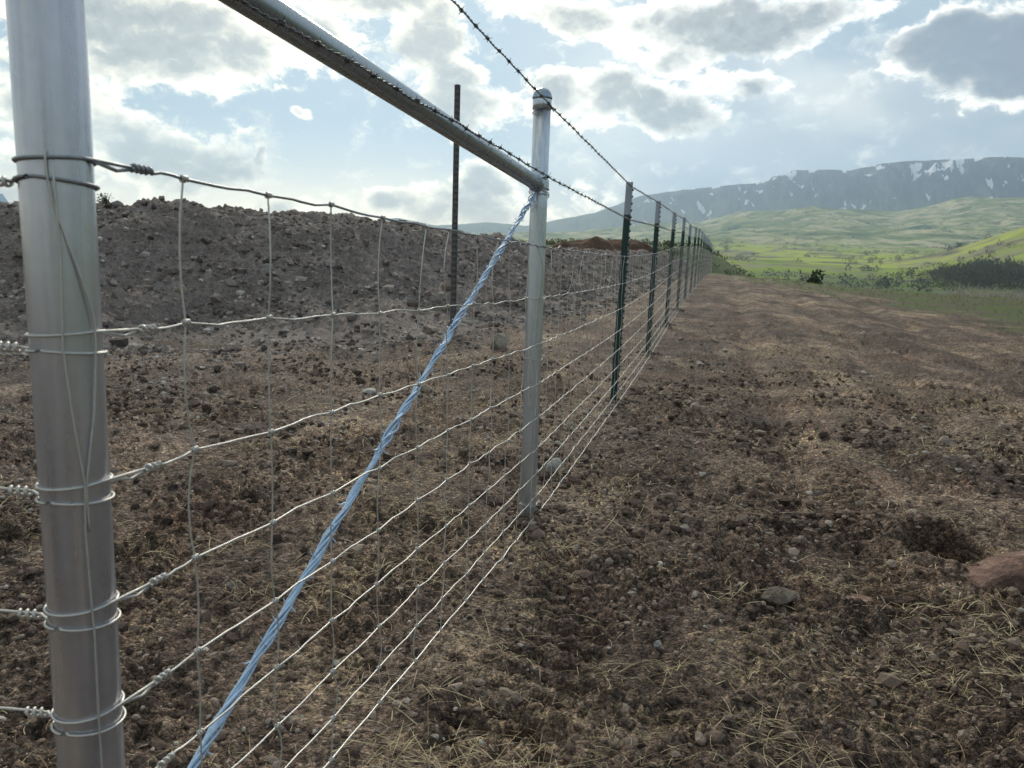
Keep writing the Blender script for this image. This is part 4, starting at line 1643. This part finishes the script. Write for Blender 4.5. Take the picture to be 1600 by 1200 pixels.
# ------------------------------------------------------------------ tall ridged bar in the bank
def rebar():
    o = empty('steel_bar', (-.90, 11.4, .15))
    tag(o, 'tall dark ridged steel bar standing upright in the dirt bank', 'steel bar')
    r = .036
    prof = [(r * .93, -.4)]
    z = 0.0
    H = 3.45
    while z < H:
        prof += [(r * .86, z), (r * 1.08, z + .015), (r * 1.08, z + .035), (r * .86, z + .05)]
        z += .085
    prof = [p for p in prof if p[1] < H] + [(r * .9, H)]
    MB().lathe(prof, 14).build('bar', M['rebar'], o)
    mb = MB()
    for sx in (-1, 1):
        mb.box((sx * r * 1.0, 0, H / 2), (.012, .016, H))
    mb.build('rib', M['rebar'], o, False)


rebar()

# ------------------------------------------------------------------ vehicles far off
def vehicle(name, label, cat, loc, rz, body_m, L, W, H, cab, wins):
    o = empty(name, loc, rz)
    tag(o, label, cat)
    mb = MB()
    # lower body with a bonnet step, upper cabin narrower at the top
    prof = [(-L / 2, .35), (-L / 2, H * .52), (-L / 2 + L * .02, H * .56)] + cab + [(L / 2 - L * .02, H * .5), (L / 2, H * .44), (L / 2, .35)]
    n = len(prof)
    V = []
    for sgn in (-1, 1):
        for x, z in prof:
            inset = 1 - .16 * max(0, (z - H * .55) / (H * .45))
            V.append((x, sgn * W / 2 * inset, z))
    F = [tuple(range(n - 1, -1, -1)), tuple(range(n, 2 * n))]
    for i in range(n):
        j = (i + 1) % n
        F.append((i, j, n + j, n + i))
    mb.add(V, F)
    mb.build('body', body_m, o, False)
    for x0, x1, z0, z1 in wins:
        for sgn in (-1, 1):
            i0 = 1 - .16 * max(0, (z0 - H * .55) / (H * .45))
            i1 = 1 - .16 * max(0, (z1 - H * .55) / (H * .45))
            y0, y1 = sgn * (W / 2 * i0 + .006), sgn * (W / 2 * i1 + .006)
            w = MB().add([(x0, y0, z0), (x1, y0, z0), (x1 - .04, y1, z1), (x0 + .04, y1, z1)], [(0, 1, 2, 3)] if sgn < 0 else [(3, 2, 1, 0)])
            w.build('window', M['glass'], o, False)
    for x in (-L * .31, L * .31):
        for sgn in (-1, 1):
            w = MB().lathe([(.2, -.11), (.36, -.10), (.38, 0), (.36, .10), (.2, .11)], 18)
            v = np.concatenate(w.v)
            w.v = [np.stack([v[:, 0] + x, v[:, 2] + sgn * (W / 2 - .08), v[:, 1] + .38], 1)]
            w.build('wheel', M['rubber'], o)
    return o


zb = gz(-22.5, 32.5)
v = vehicle('parked_van', 'pale blue vehicle with dark windows showing over the soil heap at far left', 'vehicle', (-23.2, 33.2, 1.35), -.55, M['paleblue_body'], 5.4, 2.0, 1.95,
            [(-2.55, 1.9), (-2.4, 1.95), (1.2, 1.95), (1.9, 1.2)], [(-2.3, -1.3, 1.2, 1.8), (-1.15, -.2, 1.2, 1.8), (-.05, 1.1, 1.2, 1.8)])
MB().tube([(.2, 0, 1.94), (.2, 0, 2.2), (.2, 0, 2.4)], [.03, .02, .02], 8).build('antenna', M['rubber'], v)
# soil terrace it stands on, behind the bank
pile('soil_terrace', 'level terrace of dark soil behind the bank at far left', M['darkpile'], (-24.5, 34.5), 9.0, 6.0, 1.42, .2, 91, 'dirt terrace')
vehicle('parked_truck', 'small dark vehicle with pale front parked beyond the far end of the fence', 'vehicle', (38.9, 142.2, -1.15), .5, M['dark_body'], 4.6, 1.9, 1.6,
        [(-1.7, 1.55), (.2, 1.6), (.9, 1.0)], [(-1.5, -.4, 1.02, 1.48), (-.3, .55, 1.02, 1.48)])


def trailer():
    o = empty('box_trailer', (14.25, 70.9, .25), .15)
    tag(o, 'small white box seen through the fence past the end of the bank', 'trailer')
    MB().box((0, 0, .85), (2.4, 1.6, 1.1)).build('body', M['white_body'], o, False)
    MB().box((0, 0, 1.43), (2.46, 1.66, .05)).build('roof', M['white_body'], o, False)
    MB().box((.3, -.82, .8), (.7, .03, .95)).build('door', M['white_body'], o, False)
    for sgn in (-1, 1):
        w = MB().lathe([(.15, -.08), (.29, -.07), (.30, 0), (.29, .07), (.15, .08)], 16)
        q = np.concatenate(w.v)
        w.v = [np.stack([q[:, 0], q[:, 2] + sgn * .75, q[:, 1] + .3], 1)]
        w.build('wheel', M['rubber'], o)
    MB().tube([(1.2, 0, .4), (2.1, 0, .35)], .04, 6).build('hitch', M['rubber'], o)


trailer()

# ------------------------------------------------------------------ stakes on the skyline
STK = [(-11.11, 22.46, 1.15, 2.36), (-10.05, 22.46, 1.1, 2.30), (-8.7, 22.5, 1.1, 2.22)]
for k, (x, y, z0, z1) in enumerate(STK):
    o = empty('wooden_stake', (x, y, .2))
    tag(o, ['thin tall stake on the skyline above the bank, nearest the big post', 'short thin stake on the skyline, middle of three', 'thin stake on the skyline, farthest right of three'][k], 'stake', 'stakes on the skyline behind the bank')
    MB().tube([(0, 0, 0), (0, 0, z1 - .2)], [.028, .022], 8).build('shaft', M['weathered_wood'], o)
so = MB().tube([(-16, 22.4, 2.40)] + [(x, y, z1 - .06) for x, y, z0, z1 in STK] + [(-3, 22.6, 1.9)], .006, 4).build('line_wire', M['barb'])
tag(so, 'thin wire strung between the stakes on the skyline', 'wire')

# ------------------------------------------------------------------ shrubs and trees
def leaves(mb, c, rx, rz, n, size, seed, asp=.6, upr=0.0):
    rng = np.random.default_rng(seed)
    d = rng.normal(size=(n, 3))
    d /= np.linalg.norm(d, axis=1)[:, None]
    rad = rng.uniform(.35, 1., n) ** .6 * (1 + .3 * np.sin(d[:, 0] * 5 + seed) * np.cos(d[:, 2] * 4))
    P = np.array(c) + d * rad[:, None] * np.array([rx, rx, rz])
    a = rng.normal(size=(n, 3))
    a[:, 2] += np.sign(a[:, 2]) * upr
    a /= np.linalg.norm(a, axis=1)[:, None]
    b = np.cross(a, rng.normal(size=(n, 3)))
    b /= np.linalg.norm(b, axis=1)[:, None] + 1e-9
    s = (size * rng.uniform(.6, 1.4, n))[:, None]
    V = np.stack([P - a * s, P + b * s * asp, P + a * s, P - b * s * asp], 1).reshape(-1, 3)
    mb.add(V, [(4 * i, 4 * i + 1, 4 * i + 2, 4 * i + 3) for i in range(n)])


def shrub(name, label, cat, loc, h, w, m, seed, n=260, group=None, trunk=True):
    o = empty(name, loc)
    tag(o, label, cat, group)
    rng = np.random.default_rng(seed)
    mb = MB()
    for k in range(5):
        a = rng.uniform(0, 2 * PI)
        e = np.array([math.cos(a) * w * .35, math.sin(a) * w * .35, h * rng.uniform(.6, .95)])
        mb.tube([(0, 0, -.2), e * .45 + [0, 0, .05], e], [h * .03, h * .02, h * .006], 5)
    mb.build('trunk', M['bark'], o)
    cr = MB()
    for k in range(5):
        c = (rng.normal(0, w * .2), rng.normal(0, w * .2), h * rng.uniform(.35, .8))
        leaves(cr, c, w * .33, h * .26, n // 5, h * .06, seed * 10 + k)
    cr.build('crown', m, o, False)
    return o


def gpt(x, y, dz=0.0):
    return (x, y, gz(x, y) + dz)


def vpt(x, y, dz=0.0):
    return (x, y, max(gz(x, y), float(valley_z(np.array(float(x)), np.array(float(y))))) + dz)


shrub('shrub', 'dark upright shrub, largest on the brow right of the fence end', 'shrub', (23.2, 60.6, -1.0), 2.2, 1.5, M['leaf_dark'], 1, 520)
shrub('shrub', 'small dark shrub just left of the largest one on the brow', 'shrub', (21.8, 60.8, -1.0), 1.45, .8, M['leaf_dark'], 2, 260)
shrub('shrub', 'low dark bush on the brow, leftmost of the three', 'shrub', (20.0, 61.0, -.75), .9, 1.4, M['leaf_dark'], 3, 240)
shrub('shrub', 'low dark clump on the green grass near right edge', 'shrub', gpt(16.9, 28.3, -.05), .42, .8, M['leaf_dark'], 4, 260)
shrub('shrub', 'flat dark bush at the grass edge left of the grey thicket', 'shrub', gpt(20.3, 40.3, -.1), .5, 1.3, M['leaf_dark'], 5, 240)
shrub('shrub', 'small dark tuft at the right edge below the thicket', 'shrub', gpt(18.6, 28.1, -.05), .4, .7, M['leaf_dark'], 6, 200)
shrub('shrub', 'single round tuft on the bank crest right of the near post', 'shrub', (-6.75, 12.95, 1.84), .26, .24, M['leaf_dark'], 7, 160)
shrub('tree', 'dark green bushy tree on the slope beyond the fence end', 'tree', (37.2, 150., -3.2), 4.6, 5.2, M['leaf_dark'], 8, 700)
shrub('tree', 'lower green bush on the slope right of the dark vehicle', 'tree', (43.5, 149., -3.2), 2.6, 5.0, M['leaf_mid'], 9, 500)
shrub('shrub', 'pale yellowish bush at the foot of the far fence end', 'shrub', (36.2, 142., -2.0), 2.0, 2.4, M['leaf_mid'], 10, 380)


def cluster(name, m, pts, hs, ws, seed, nl, leaf, asp=.6, upr=0.0):
    mb = MB()
    for k, (p, h, w) in enumerate(zip(pts, hs, ws)):
        leaves(mb, (p[0], p[1], p[2] + h * .45), w * .5, h * .55, nl, leaf * h, seed + k, asp, upr)
    return tag(mb.build(name, m, None, False), kind='stuff')


rng = np.random.default_rng(301)
# scrub along the top of the slope
HX, HY, HZ = HILL
ii = rng.integers(0, 108, 420)
jj = (np.clip(rng.normal(48, 16, 420), 5, 104)).astype(int)
pts = np.stack([HX[ii, jj], HY[ii, jj], HZ[ii, jj]], 1)
cluster('scrub', M['leaf_mid'], pts, rng.uniform(.5, 1.3, 420), rng.uniform(.8, 2.4, 420), 5000, 26, .16)


def polar(az, r):
    a = math.radians(az)
    return r * math.sin(a), r * math.cos(a)


# leafless thicket on the lower ground at right
pts, hs, ws = [], [], []
for k in range(110):
    az_, r_ = rng.uniform(28.2, 38.0), rng.uniform(95, 190)
    x, y = polar(az_, r_)
    pts.append(vpt(x, y, -.3))
    hs.append(rng.uniform(6.5, 9.3) * (.62 + .38 * min(1, (az_ - 26.5) / 3)))
    ws.append(rng.uniform(4, 7))
cluster('thicket', M['twig'], pts, hs, ws, 6000, 300, .075, .07, 1.2)
# dark far wood behind the thicket
pts, hs, ws = [], [], []
for k in range(260):
    az_, r_ = rng.uniform(27.6, 40.0), rng.uniform(480, 700)
    x, y = polar(az_, r_)
    pts.append(vpt(x, y, -1))
    hs.append(rng.uniform(8, 14) * (.30 + .60 * min(1, (az_ - 27.4) / 2.4)))
    ws.append(rng.uniform(9, 16))
cluster('far_wood', M['leaf_far'], pts, hs, ws, 7000, 110, .09, .35, .6)
# hedges and groves scattered over the valley floor
pts, hs, ws = [], [], []
for g in range(46):
    az_, r_ = rng.uniform(9, 38), math.exp(rng.uniform(math.log(420), math.log(2300)))
    ln = rng.uniform(20, 130)
    for q in range(int(rng.integers(4, 13))):
        x, y = polar(az_, r_)
        x += rng.normal(0, ln * .5)
        y += rng.normal(0, ln * .12)
        pts.append(vpt(x, y, -.6))
        hs.append(rng.uniform(3, 8))
        ws.append(rng.uniform(6, 14))
for g in range(150):
    az_, r_ = rng.uniform(3, 38), rng.uniform(1500, 3700)
    for q in range(int(rng.integers(1, 7))):
        x, y = polar(az_, r_)
        x += rng.normal(0, 60)
        y += rng.normal(0, 60)
        pts.append(vpt(x, y, -.6))
        hs.append(rng.uniform(4, 9))
        ws.append(rng.uniform(8, 22))
cluster('distant_trees', M['leaf_far'], pts, hs, ws, 8000, 40, .15, .4)
